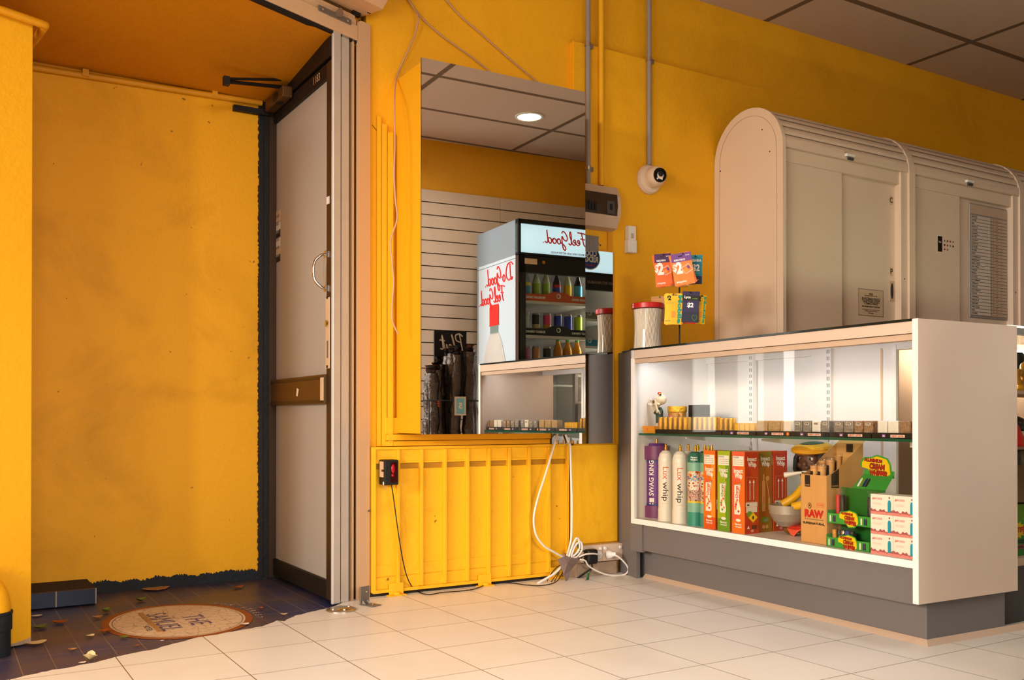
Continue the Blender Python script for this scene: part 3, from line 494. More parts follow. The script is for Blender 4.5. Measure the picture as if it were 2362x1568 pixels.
# white cables hanging from the mirrors
m = MB(); yc = PYp-.05
def cab(pts, r, mt, name, label, y=yc):
    m = MB(); m.tube(smooth_path([PY(x, yv, y) if len(t) == 2 else PY(x, yv, t[2]) for t in pts for x, yv in (t[:2],)], 6), r, mt, 8); return tag(m.build(name), label, 'cable')
cab([(1286, 1000, WY-.02), (1272, 1048), (1256, 1100), (1240, 1150), (1231, 1195), (1236, 1232), (1254, 1258), (1276, 1272), (1300, 1286)], .005, 'white_cable', 'power_cable', 'white cable hanging in a loose bow across the panel ribs')
cab([(1304, 1002, WY-.015), (1312, 1022, WY-.02), (1315, 1030), (1317, 1090), (1319, 1150), (1319, 1200), (1317, 1245), (1308, 1282)], .0055, 'white_cable', 'power_cable', 'white cable hanging straight beside the plain yellow board')
for i, (pts, r, mt, nm, lb_) in enumerate((
 ([(1312, 1284), (1322, 1255), (1330, 1241), (1336, 1248), (1334, 1270), (1318, 1284), (1325, 1262), (1335, 1250), (1341, 1252), (1342, 1268), (1330, 1284), (1316, 1288)], .0055, 'white_cable', 'coiled_cable', 'white power cable coiled in loops above the taped bundle'),
 ([(1314, 1288), (1324, 1285), (1333, 1276), (1334, 1262), (1331, 1248), (1336, 1272), (1346, 1270), (1350, 1275), (1340, 1288), (1330, 1290), (1345, 1283), (1347, 1272), (1336, 1268), (1328, 1290), (1322, 1296)], .002, 'black', 'thin_wire', 'thin black wires looped through the coiled cable above the tape'),
 ([(1300, 1300), (1284, 1318), (1262, 1333), (1240, 1345)], .006, 'white_cable', 'cut_cable', 'thick white cable end poking from the taped bundle onto the floor'),
 ([(1302, 1298), (1285, 1308), (1270, 1325), (1262, 1340)], .002, 'black', 'loose_wire', 'loose black wire fanning from the taped bundle over a panel foot'),
 ([(1304, 1302), (1294, 1312), (1280, 1330), (1270, 1345), (1276, 1345), (1290, 1320)], .0018, 'black', 'loose_wire', 'second loose black wire curling at the floor below the tape'))):
    cab(pts, r, mt, nm, lb_, 3.59)
tp = MB(); P = lambda x, y, Y=3.575: PY(x, y, Y)
tp.add([P(1285, 1290), P(1300, 1284), P(1318, 1286, 3.57), P(1335, 1288, 3.58), P(1330, 1298), P(1318, 1312, 3.57), P(1314, 1328), P(1306, 1342, 3.58), P(1300, 1326), P(1293, 1304), P(1308, 1300, 3.55)], [(0, 1, 10), (1, 2, 10), (2, 3, 4, 10), (4, 5, 10), (5, 6, 8, 10), (6, 7, 8), (8, 9, 10), (9, 0, 10)], 'duct')
o = tp.build('duct_tape'); so = o.modifiers.new('t', 'SOLIDIFY'); so.thickness = .002; tag(o, 'crumpled grey duct tape holding the cable bundle together', 'tape')
# power outlets, plugs
GY = WY-.045
ol = thing('double_outlet', 'pair of joined cream power outlets on a skirting block by the grey counter end', 'power outlet', (0, GY, 0))
xg = [PY(1346, 1265, GY).x, PY(1390, 1265, GY).x, PY(1436, 1265, GY).x]; zg = (PY(1436, 1291, GY).z+.003, PY(1436, 1252, GY).z)
for i in (0, 1):
    m = MB(); m.box(xg[i]+.001, xg[i+1]-.001, 0, .04, zg[0], zg[1], 'cream')
    for x in (xg[i]+.014, xg[i+1]-.014): m.lathe([(.008, 0), (.008, .005), (.006, .007)], 14, 'white', T(x, 0, zg[1]-.018) @ RX(90))
    c = (xg[i]+xg[i+1])/2
    for a in (0, 35, -35): m.box(c-.002+a/3000, c+.002+a/3000, -.001, .001, zg[0]+.02, zg[0]+.03, 'ink', None)
    m.build('outlet', ol, .003)
m = MB(); m.box(xg[0]-.04, xg[2]-.03, .005, .06, 0, zg[0]-.004, 'concrete'); m.build('mounting_block', ol, .003)
ad = thing('plug_adaptor', 'black plug adaptor in the nearer outlet half', 'plug', (0, GY, 0))
pa = PY(1362, 1283, GY-.02); m = MB(); m.box(pa.x-.03, pa.x+.03, -.045, -.001, pa.z-.035, pa.z+.035, 'black'); m.build('plug_body', ad, .012, 3); m = MB(); m.tube(smooth_path([(pa.x, -.03, pa.z-.035), (pa.x-.002, -.028, pa.z-.055), (pa.x-.05, -.01, pa.z-.09), (pa.x-.09, 0, pa.z-.115), (pa.x-.15, -.0, pa.z-.118)], 5), .004, 'black', 8); m.build('lead', ad)
pq = PY(1408, 1280, GY-.015); wpg = thing('white_plug', 'white plug with lead looping to the floor from the outlet beside the counter', 'plug', (0, GY, 0))
m = MB(); m.lathe([(.02, 0), (.02, .015), (.012, .03), (.009, .045)], 14, 'white', T(pq.x-.006, -.001, pq.z) @ RX(80) @ RY(30)); m.build('plug_body', wpg)
m = MB(); f = lambda x, y, Y: PY(x, y, Y)-Vector((0, GY, 0)); m.tube(smooth_path([f(1414, 1279, GY-.03), f(1428, 1285, GY-.05), f(1446, 1304, GY-.06), f(1448, 1318, GY-.06), f(1436, 1326, GY-.055), f(1405, 1326, GY-.045), f(1380, 1318, GY-.045), f(1358, 1305, GY-.05), f(1350, 1293, GY-.06), f(1338, 1290, GY-.06)], 6), .0042, 'white_cable', 8); m.build('lead', wpg)
wpg2 = thing('white_plug', 'white plug behind the black adaptor with its lead crossing the adaptor', 'plug', (0, GY, 0)); pr_ = PY(1384, 1279, GY-.01)
m = MB(); m.lathe([(.018, 0), (.018, .012), (.01, .02)], 14, 'white', T(pr_.x-.004, -.001, pr_.z) @ RX(90)); m.build('plug_body', wpg2)
m = MB(); m.tube(smooth_path([f(1388, 1281, GY-.03), f(1372, 1277, GY-.052), f(1352, 1278, GY-.055), f(1336, 1284, GY-.05)], 6), .004, 'white_cable', 8); m.build('lead', wpg2)
tw = MB(); a = FL(1352, 1338, .002); b = PY(1367, 1308, 3.60); tw.tube([a, a.lerp(b, .5), b], .002, 'plant', 6); c = a.lerp(b, .25); tw.ell(c, (.008, .004, .02), 'plant', 8, 6, None); tag(tw.build('green_sprig'), 'small green plastic sprig leaning on the skirting block', 'sprig')
# thin cables over the top of the wall
def wcab(pts, mt, label, r=.0045):
    m = MB(); m.tube(smooth_path([PY(*p) for p in pts], 6), r, mt, 6); tag(m.build('wall_cable'), label, 'cable', 'thin cables over the mirror')
wcab([(930, -20, 3.68), (952, 15, 3.68), (964, 40, 3.66), (957, 80, 3.67), (935, 130, 3.68), (916, 175, 3.68), (910, 230, 3.55), (911, 330, 3.5), (909, 400, 3.5), (912, 460, 3.5), (916, 505, 3.5), (901, 555, 3.5), (904, 600, 3.5), (908, 650, 3.5), (904, 710, 3.5), (905, 740, 3.5), (918, 770, 3.5)], 'cable_pink', 'loose thin cable dangling down the side of the mirror boxing', .0035)
wcab([(938, -10, 3.69), (965, 32, 3.69), (1010, 75, 3.69), (1050, 105, 3.69), (1090, 133, 3.69), (1128, 164, 3.69), (1150, 190, 3.69)], 'cable_pink', 'thin cable slanting to the middle of the mirror top edge', .0035)
wcab([(1020, -12, 3.69), (1060, 35, 3.69), (1110, 78, 3.69), (1155, 118, 3.69), (1190, 148, 3.69), (1237, 187, 3.69), (1255, 205, 3.69)], 'cable_pink', 'thin cable slanting past the centre of the mirror top edge', .0035)
# conduits, breaker box, switches, camera on the wall
def conduit(px, ytop, ybot, r, mt, label, clips, Y):
    t = thing('wall_conduit', label, 'conduit', (0, 0, 0)); x0 = PY(px, 400, Y-r).x; za = CEIL; zb = PY(px, ybot, Y-r).z
    m = MB(); m.cyl((x0, Y-r, zb), (x0, Y-r, za), r, mt, 14); m.build('pipe', t)
    if clips:
        for cy in clips:
            m = MB(); z = PY(px, cy, Y-r).z; m.lathe([(r+.003, z-.008), (r+.003, z+.008)], 14, 'steel', T(x0, Y-r, 0)); m.box(x0+r, x0+r+.02, Y-.012, Y, z-.012, z+.008, 'steel'); m.build('saddle_clip', t)
conduit(1356.5, 0, 428, .0125, 'pvc_grey', 'grey conduit running down to the breaker box', (103, 388), WY)
conduit(1387, 0, 428, .013, 'yellow_wall', 'yellow painted conduit beside the grey one above the breaker box', (), WY)
conduit(1497.5, 0, 381, .0125, 'pvc_grey', 'grey conduit running down to the dome camera', (138,), WY)
bk = thing('breaker_box', 'cream breaker box with smoky window half hidden behind the mirror', 'breaker box', (0, WY, 0))
bz0, bz1 = PY(1405, 532, WY-.03).z, PY(1425, 432, WY-.03).z; bx1 = PY(1426, 480, WY-.06).x; bx0 = bx1-.33; zq = (bz0+bz1)/2; hh = (bz1-bz0)
bp = [(0, bz0), (-.045, bz0+.01), (-.075, bz0+.28*hh), (-.08, zq), (-.075, bz1-.28*hh), (-.045, bz1-.01), (0, bz1)]
m = MB(); n = len(bp); m.add([(bx0, y, z) for y, z in bp]+[(bx1, y, z) for y, z in bp], [tuple(range(n))[::-1], tuple(range(n, 2*n))]+[(i, n+i, n+(i+1) % n, (i+1) % n) for i in range(n)], 'cream_dark'); m.build('housing', bk, .003)
m = MB(); wx = bx1-.02; pa = [(-.077, bz0+.29*hh), (-.082, zq), (-.077, bz1-.24*hh)]
m.add([(bx0, y-.001, z) for y, z in pa]+[(wx, y-.001, z) for y, z in pa], [(0, 3, 4, 1), (1, 4, 5, 2)], 'bronze'); zr = zq-.01
for i in range(5): m.box(bx0+.1+.018*i, bx0+.112+.018*i, -.086, -.082, zr-.022, zr+.018, 'black'); 
for i in range(4): m.box(bx0+.035+.016*i, bx0+.048+.016*i, -.086, -.082, zr-.03, zr+.024, 'red_dark')
m.box(wx-.065, wx-.02, -.086, -.08, zr-.03, zr+.03, 'grey_dark'); m.box(wx-.05, wx-.035, -.089, -.085, zr-.012, zr+.016, 'black'); m.build('window', bk)
m = MB(); m.box(bx1-.075, bx1-.02, -.0725, -.066, bz0+.055, bz0+.068, 'paper_tan'); m.build('sticker', bk)
sw = thing('outlet_plate', 'dull grey outlet plate under the breaker box', 'power outlet', (0, WY, 0)); s0, s1 = PY(1349, 578, WY), PY(1378, 546, WY)
m = MB(); m.box(s0.x-.03, s1.x, -.01, 0, s0.z, s1.z, 'grey_mid'); c = (s0.x+s1.x)/2
for dx in (-.02, .025): m.lathe([(.016, .0), (.016, .0015)], 16, 'pvc_grey', T(c+dx, -.01, (s0.z+s1.z)/2) @ RX(90)); m.lathe([(.013, .0), (.013, .002)], 16, 'grey_mid', T(c+dx, -.01, (s0.z+s1.z)/2) @ RX(90))
m.ell((c+.048, -.01, (s0.z+s1.z)/2-.004), (.004, .002, .004), 'ink', 8, 5); m.build('plate', sw, .002)
rm = thing('remote_control', 'white remote control in a wall holder beside the breaker box', 'remote control', (0, WY, 0)); r0, r1 = PY(1444, 583, WY-.01), PY(1461, 524, WY-.01)
m = MB(); m.box(r0.x, r1.x, -.03, -.004, r0.z+.002, r1.z, 'white'); m.box(r0.x+.016, r1.x-.014, -.0306, -.03, (r0.z+r1.z)/2+.005, r1.z-.035, 'cream_dark'); m.build('handset', rm, .005)
m = MB(); m.box(r0.x-.004, r1.x+.004, -.034, 0, r0.z, r0.z+.062, 'white'); m.build('holder', rm, .004)
dc = thing('dome_camera', 'white dome security camera with a black eye on the yellow wall', 'security camera', PY(1494, 415, WY))
m = MB(); m.lathe([(.072, 0), (.074, .012), (.066, .026), (.05, .034), (.046, .05)], 32, 'cream', RX(90)); m.build('base', dc)
M = T(.004, -.052, .004) @ RZ(-10) @ RX(4)
m = MB(); m.ell((0, 0, 0), (.052, .056, .052), 'cream', 28, 18, M); m.build('ball', dc)
m = MB(); m.lathe([(.0, .0), (.034, .0), (.036, -.006)][::-1], 28, 'black_gloss', M @ T(0, -.052, .002) @ RX(90)); m.lathe([(.014, 0), (.012, .006), (0, .008)], 20, 'black', M @ T(.0, -.0525, .006) @ RX(90))
for x in (-.016, .008): m.ell((x, -.053, -.017), (.005, .003, .005), 'white_gloss', 8, 6, M)
m.build('eye', dc)
# ------------------------------------------------------------------ display counter
CA = 87.7; CO = Vector((2.705, 1.915, 0)); CU = Vector((math.cos(math.radians(CA)), math.sin(math.radians(CA)), 0)); CW = Vector((CU.y, -CU.x, 0)); CR = CA-90
def CL(x, y, w):                                          # point of the photo on the plane w behind the counter front -> (w, u, z)
    p = PL(x, y, CO+CW*w, CA); return Vector((w, (p-CO).dot(CU), p.z))
def CP(w, u, z): q = CO+CW*w+CU*u; q.z = z; return q
UE = CL(1455, 1000, 0).y; ZT = 1.068; ZD = .284
ct = thing('display_counter', 'long glass fronted shop counter with white end panel on a grey plinth', 'display counter', CO, CR)
m = MB(); m.box(.0, .52, -.0, .022, .146, 1.068, 'cream_grey'); m.box(-.0006, .0, .0, .022, .146, 1.068, 'white'); m.build('end_panel', ct, .0015)
m = MB(); m.box(.085, .50, .035, UE+.07, .0, .146, 'grey_board'); m.box(.02, .50, .022, UE-.01, .138, .262, 'grey_board'); m.build('plinth', ct, .001)
m = MB(); m.add([(.084, .034, .018), (.084, UE+.0, .018), (.066, .016, 0), (.066, UE, 0), (.66, .034, .018), (.66, .016, 0)], [(0, 2, 3, 1), (0, 4, 5, 2)], 'cream_dark'); m.build('floor_skirting', ct)
m = MB(); m.box(.0, .50, .022, UE, .259, ZD, 'white'); m.build('deck', ct, .001)
m = MB(); m.box(.0, .02, UE-.022, UE, ZD, 1.062, 'white'); m.box(.02, .50, UE-.012, UE-.002, ZD, 1.04, 'white'); m.build('end_post', ct, .001)
m = MB(); m.box(.0, .022, .022, UE, 1.022, 1.061, 'cream_grey'); m.box(.006, .03, .022, UE-.02, 1.0, 1.02, 'cream_dark'); m.box(.03, .5, .022, UE, 1.045, 1.06, 'cream_dark'); m.build('top_rail', ct, .001)
m = MB(); m.box(-.004, .5, .022, UE+.002, 1.0615, ZT+.001, 'glass_edge_dark'); m.box(.05, .5, UE+.002, 1.69, 1.0615, ZT+.001, 'glass_edge_dark'); m.build('glass_top', ct)
m = MB(); m.box(.008, .013, .022, UE-.02, ZD, 1.022, 'case_glass'); m.build('front_glass', ct)
ZS = .677
m = MB(); m.box(.025, .34, .03, UE-.028, ZS-.009, ZS, 'shelf_glass'); m.box(.0245, .0255, .03, UE-.028, ZS-.009, ZS, 'glass_edge'); m.build('glass_shelf', ct)
m = MB()
m.box(.46, .475, .022, UE-.0, ZD, .31, 'cream_dark'); m.box(.44, .48, .022, UE, 1.01, 1.045, 'white'); m.build('back_track', ct)
ws = .455
ub = [CL(x, 900, ws).y for x in (1468, 1640, 1722, 1910, 1935, 2068)]
m = MB(); m.box(ws, ws+.008, ub[3]+.0, UE-.012, ZD, 1.03, 'white'); m.build('sliding_door', ct)
m = MB(); m.box(ws-.014, ws-.006, ub[5], ub[3]+.08, ZD, 1.03, 'white'); m.box(ws-.018, ws-.005, ub[5]-.012, ub[5]+.008, ZD, 1.03, 'white_gloss'); m.box(ws-.0155, ws-.0135, ub[5]+.052, ub[5]+.062, ZD, 1.02, 'paper_tan'); m.build('sliding_door', ct)
for px in (1733, 1912):
    uu = CL(px, 900, .43).y; m = MB(); m.box(.425, .45, uu-.014, uu+.014, ZD, 1.035, 'white')
    for k in range(26):
        z = ZD+.03+k*.028
        for d in (-.005, .005): m.box(.4245, .4255, uu+d-.0015, uu+d+.0015, z, z+.016, 'grey_dark')
    m.build('slotted_upright', ct)
    m = MB(); m.add([(.425, uu-.003, ZS-.012), (.05, uu-.003, ZS-.012), (.05, uu-.003, ZS-.02), (.425, uu-.003, ZS-.06), (.425, uu+.003, ZS-.012), (.05, uu+.003, ZS-.012), (.05, uu+.003, ZS-.02), (.425, uu+.003, ZS-.06)], [(0, 1, 2, 3), (7, 6, 5, 4), (0, 4, 5, 1), (1, 5, 6, 2), (2, 6, 7, 3)], 'white'); m.build('shelf_bracket', ct)
m = MB(); m.box(.1, .4, .06, .11, ZS-.03, ZS-.012, 'white'); m.build('shelf_bracket', ct)
m = MB(); m.box(.045, .085, .08, UE-.08, 1.034, 1.045, 'white'); m.box(.045, .05, .08, UE-.08, 1.0, 1.034, 'white'); m.build('light_housing', ct); m = MB(); m.box(.056, .076, .09, UE-.09, 1.029, 1.0335, 'led_case'); m.build('light_strip', ct)
m = MB(); fq = [CO+CW*.03+CU*(UE-.004), Vector((2.85, WY, 0))]; fo = [((p-CO).dot(CW), (p-CO).dot(CU)) for p in fq]
m.prism([fo[0], fo[1], (fo[1][0]+.02, fo[1][1]), (fo[0][0]+.02, fo[0][1])], .0, ZT-.004, 'grey_board'); m.prism([(.012, UE-.07), (.012, UE+.02), (.03, UE+.02), (.03, UE-.07)], .13, .258, 'grey_board'); m.build('filler_board', ct)
def item(name, label, cat, w, u, z, group=None, rz=0): return thing(name, label, cat, CP(w, u, z), CR-90+rz, group)
# --- gas cylinders on the deck
def uu(x, y, w): return CL(x, y, w).y
def span(px, x, y, w): q = PL(x, y, CO+CW*w, CA); return px*(q-Vector((0, 0, H))).dot(FW)/F      # true width of px pixels at that spot
def valve(m, z): m.lathe([(.0055, z), (.0055, z+.008), (.0075, z+.008), (.0075, z+.014), (.005, z+.015), (.005, z+.026), (.003, z+.028)], 10, 'brass')
W_ = .13; u0 = uu(1515, 1150, W_)
cyl = item('gas_cylinder', 'big purple cream charger cylinder with white lettering at the wall end of the case', 'gas cylinder', W_, u0, ZD)
zc = CL(1515, 1022, W_).z-ZD; rb = span(61, 1515, 1100, W_)/2/1.22
m = MB(); m.lathe([(rb*.98, 0), (rb*.98, zc-.03), (rb*.7, zc)], 40, 'purple'); valve(m, zc-.004)
for i, (st, fit, z, rot) in enumerate((('SWAG KING', .165, .185, 0),)):
    v, f = fine_text(st, .02); w = max(p[0] for p in v)-min(p[0] for p in v); h = .034; s_ = fit/w
    vv = []
    for x, y, _ in v:
        a = -PI/2+.42-(y*h)/rb; vv.append((rb*math.cos(a)*1.012, rb*math.sin(a)*1.012, z+x*s_))
    m.add(vv, [tuple(q[::-1]) for q in f], 'white_print')
for z0, z1, h0, h1 in ((.072, .092, -.012, .012), (.062, .068, -.012, -.004), (.062, .068, .003, .009)):
    a0 = -PI/2+.42; m.add([(rb*1.006*math.cos(a0+h/rb), rb*1.006*math.sin(a0+h/rb), z) for h, z in ((h0, z0), (h1, z0), (h1, z1), (h0, z1))], [(0, 1, 2, 3)], 'white_print')
m.build('cylinder_body', cyl)
for nm, z0, z1 in (('base_cap', 0, .055), ('top_cap', zc-.075, zc-.012)):
    m = MB(); m.lathe([(rb*1.22, z0), (rb*1.22, z1), (rb*.8, z1)] if z0 else [(rb*1.18, 0), (rb*1.18, z1), (rb*.95, z1)], 40, 'purple_band'); m.lathe([(rb*1.004, z0-.014 if z0 else z1), (rb*1.004, z0 if z0 else z1+.012)], 40, 'indigo'); m.build(nm, cyl)
def cyl_text(m, st, r, z, fit, h, a0, mt, bold=0, flip=1):
    v, f = fine_text(st, bold); w = max(p[0] for p in v)-min(p[0] for p in v); s_ = fit/w; r *= 1.004
    m.add([(r*math.cos(a0+y*h/r*flip), r*math.sin(a0+y*h/r*flip), z-x*s_*flip) for x, y, _ in v], f, mt)
def lux(w, px, label):
    t = item('gas_cylinder', label, 'gas cylinder', w, uu(px, 1150, w), ZD, 'slim white cream cylinders'); r = .0345; h = .318
    m = MB(); m.lathe([(r, 0), (r*1.03, .002), (r*1.03, .055), (r*.985, .06), (r*.985, h-.055), (r*1.0, h-.052), (r*.97, h-.035), (r*.8, h-.015), (r*.45, h-.002), (.005, h)], 32, 'pearl')
    cyl_text(m, 'Lux', r*1.006, h-.10, .055, .036, -PI/2+.82, 'orange_deep'); cyl_text(m, 'whip', r*1.006, h-.185, .085, .036, -PI/2+.82, 'ink')
    for k in range(4): cyl_text(m, 'IIIIIIIIII', r*1.006, .08, .002, .02, -PI/2+.55+.18*k, 'paper_tan')
    m.build('cylinder_body', t); m = MB(); valve(m, h-.001); m.build('valve', t); return t
lx = lux(.065, 1536, 'slim white cream cylinder next to the big purple one, orange and grey lettering')
dup(lx, 'slim white cream cylinder touching the teal cylinder, lettering fully visible', CP(.06, uu(1569, 1150, .06), ZD))
dup(lx, 'white cream cylinder in the second row behind the two lettered white ones', CP(.15, uu(1588, 1100, .15), ZD))
dup(lx, 'white cream cylinder showing its dome behind the first teal cylinder', CP(.16, uu(1610, 1100, .16), ZD))
dup(lx, 'white cream cylinder showing only its dome behind the second teal cylinder', CP(.17, uu(1642, 1100, .17), ZD))
def teal(w, px, label):
    t = item('gas_cylinder', label, 'gas cylinder', w, uu(px, 1150, w), ZD, 'teal photo cylinders'); r = .0345; h = .318
    m = MB(); m.lathe([(r*1.03, 0), (r*1.03, .058, 'teal'), (r, .059, 'teal_pale'), (r, .10, 'teal_pale'), (r, .155, 'crowd'), (r, .235, 'collage'), (r, .272, 'teal_pale'), (r, .275, 'teal_pale')], 32, 'teal')
    m.lathe([(r, .272), (r*1.01, .274), (r*1.0, h-.025), (r*.75, h-.006), (r*.4, h), (.004, h)], 32, 'teal_dark')
    m.lathe([(r*1.004, .099), (r*1.004, .106)], 32, 'yellow_print')
    def ring_text(st, z, h_, a0, mt, bold=.03):
        v, f = fine_text(st, bold); m.add([(r*1.014*math.cos(a0+x*h_/r), r*1.014*math.sin(a0+x*h_/r), z+y*h_) for x, y, _ in v], f, mt)
    ring_text('GOOD', .182, .024, -PI/2+.35, 'white_print'); ring_text('Day', .163, .026, -PI/2+.75, 'white_print'); ring_text('Flavour', .294, .010, -PI/2+.7, 'white_print'); ring_text('Infusion', .284, .010, -PI/2+.7, 'white_print')
    m.add([(r*1.006*math.cos(-PI/2+.4+.12*k), r*1.006*math.sin(-PI/2+.4+.12*k), z) for k, z in ((0, .196), (1, .206), (2, .214), (3, .216), (4, .21), (5, .2), (3, .19))], [tuple(range(7))], 'label_blue')
    m.build('cylinder_body', t); m = MB(); valve(m, h-.001); m.build('valve', t); return t
te = teal(.062, 1604, 'teal photo printed cylinder beside the white cylinders')
dup(te, 'teal photo printed cylinder partly behind the orange carton', CP(.075, uu(1634, 1150, .075), ZD))
dup(te, 'teal cylinder with only its valve showing between the other teal ones', CP(.145, uu(1626, 1100, .145), ZD))
# --- tall flavour cartons: front -y, side +x
def carton(w, px, py, label, fc, sc, tc, lo, side, fl, bw=.074, rz=0):
    t = item('gas_carton', label, 'carton', w, uu(px, py, w), ZD, 'tall flavour cartons'); h = .328; b = bw/2; d = .037
    m = MB(); m.box(-b, b, -d, d, 0, h, fc); y = -d-.0004
    def r_(x0, x1, z0, z1, mt, yy=y): m.quad([(x0, yy, z0), (x1, yy, z0), (x1, yy, z1), (x0, yy, z1)], mt)
    r_(b*.3, b, .0, h*.9, sc, y+.0002); r_(-b, b, .0, .05, lo, y+.00015)
    r_(-b*.85, b*.85, h-.058, h-.018, 'white_print', y-.0002); m.text('POISON', front(-b*.35, h-.024, y-.0004), .009, 'ink', .01)
    for k in range(3): m.text('nitrous oxide charger', front(0, h-.034-.008*k, y-.0004), .006, 'ink_soft', fit=b*1.5)
    m.text('Impact', front(0, h-.078, y-.0004), .024, 'white_print', .04, fit=b*1.4); m.text('Whip', front(.002, h-.098, y-.0004), .026, 'white_print', .05, fit=b*1.2)
    bt = [(-.018, .075), (.012, .075), (.018, .083), (.018, .10), (.008, .13), (.012, .16), (.018, .20), (.018, h-.135), (-.018, h-.135)]
    m.prism([(x-.004, z) for x, z in bt], 0, .0004, 'white_print', T(0, y-.0002, 0) @ RX(90)); r_(-.024, .018, h-.137, h-.122, tc, y-.0005)
    m.text('Charge', T(-.008, y-.0008, .165) @ RX(90) @ RZ(90), .018, fl, .03, fit=.05); m.text('Cream', T(.004, y-.0008, .165) @ RX(90) @ RZ(90), .014, 'orange_deep', .02, fit=.045)
    for k in range(6): m.ell((-.006+random.uniform(-.012, .012), y-.001, .088+k*.009), (.006, .0008, .005), (fl, 'orange_lite', 'coral')[k % 3], 8, 5)
    m.ell((.0, y-.0008, .052), (.016, .0008, .006), 'white_print', 10, 6)
    m.text('flavour', front(0, .036, y-.0006), .012, 'white_print', .03, fit=b*1.1); m.text('infused', front(0, .026, y-.0006), .010, 'white_print', .02, fit=b)
    X = b+.0004; MX = T(X, 0, 0) @ RZ(90)
    def s_(x0, x1, z0, z1, mt, yy=0): m.quad([(x0, yy, z0), (x1, yy, z0), (x1, yy, z1), (x0, yy, z1)], mt, MX)
    s_(-d, d, 0, h, 'box_blend' if side == 'tank' else 'box_red', 0)
    m.text('Impact', MX @ front(0, h-.03, -.0004), .024, 'white_print', .03, fit=.05); m.text('Whip', MX @ front(.002, h-.052, -.0004), .026, 'white_print', .04, fit=.045)
    if side == 'arrows':
        for x0, x1, z0, z1 in ((-.028, .028, .128, .129), (-.028, .028, .225, .226), (-.028, -.027, .128, .226), (.027, .028, .128, .226)): s_(x0, x1, z0, z1, 'kraft', -.0003)
        for x in (-.01, .01): s_(x-.0015, x+.0015, .135, .205, 'white_print', -.0003); m.add([(x-.006, -.0003, .203), (x+.006, -.0003, .203), (x, -.0003, .216)], [(0, 1, 2)], 'white_print', MX)
        s_(-.031, .026, .104, .126, 'paper_tan', -.0005) ; s_(-.033, .03, .108, .125, 'paper', -.0006); s_(-.026, -.014, .112, .118, 'ink', -.0008)
        s_(-.031, .028, .085, .107, 'paper', -.0006); m.add([(0+.006, -.0008, .044), (.03, -.0008, .064), (.006, -.0008, .086), (-.018, -.0008, .064)], [(0, 1, 2, 3)], 'yellow_print', MX); m.ell((.006, -.001, .064), (.005, .0006, .008), 'ink', 8, 5, MX); m.prism(ellpoly(.016, .014, 6), 0, .0003, 'green_leafy', MX @ T(-.012, -.0004, .078) @ RX(90))
        for k in range(8): s_(.0+.0035*k, .0022+.0035*k, .018, .034, 'ink', -.0008)
        m.add([(-.026, -.0006, .02), (-.012, -.0006, .02), (-.019, -.0006, .033)], [(0, 1, 2)], 'white_print', MX); m.text('CE', MX @ front(.002, .011, -.0006), .012, 'white_print', .02)
    else:
        s_(-.018, .0, .085, .2, 'kraft', -.0004); m.prism(ellpoly(.009, .012, 14), 0, .0003, 'kraft', MX @ T(-.009, -.0003, .2) @ RX(90)); s_(-.012, -.005, .2, .235, 'kraft', -.0004); m.prism(ellpoly(.010, .010, 16), 0, .0003, 'kraft', MX @ T(.012, -.0003, .218) @ RX(90)); m.tube([MX @ Vector((.006, -.0008, .21)), MX @ Vector((.016, -.0008, .17)), MX @ Vector((.022, -.0008, .13))], .0012, 'kraft', 5); s_(.016, .026, .09, .135, 'kraft', -.0004)
        m.text('Charge', MX @ T(-.009, -.0008, .13) @ RX(90) @ RZ(90), .011, 'orange_deep', .02); m.prism(ellpoly(.022, .012, 20), 0, .0003, 'green_leafy', MX @ T(.0, -.0003, .05) @ RX(90))
        for x in (-.01, .008): m.prism(ellpoly(.008, .008, 14), 0, .0003, 'kraft', MX @ T(x, -.0006, .022) @ RX(90))
        m.ell((.006, -.0008, .048), (.015, .0006, .005), 'pvc_grey', 10, 5, MX)
    m.build('carton_body', t, 0); return t
carton(.058, 1652, 1150, 'orange fruit carton next to the teal cylinders', 'orange', 'orange_lite', 'coral', 'orange_deep', 'arrows', 'orange_deep')
carton(.058, 1685, 1150, 'lime green carton between the orange and the coral cartons', 'lime', 'green_leafy', 'lime', 'green_leafy', 'tank', 'green_leafy')
carton(.058, 1719, 1150, 'coral carton with white arrows and a yellow hazard diamond on its side', 'coral', 'orange', 'orange_deep', 'orange', 'arrows', 'red')
carton(.145, 1750, 1150, 'olive and rust carton with a gas tank drawing, directly behind the coral carton', 'coral', 'orange', 'orange_deep', 'orange', 'tank', 'red')
carton(.23, 1785, 1150, 'red carton with arrows standing beside the figurine hair', 'red', 'coral', 'orange_deep', 'orange_deep', 'arrows', 'red')
carton(.14, 1716, 1150, 'green carton in the second row with only its lid showing', 'lime', 'green_leafy', 'lime', 'green_leafy', 'tank', 'green_leafy')
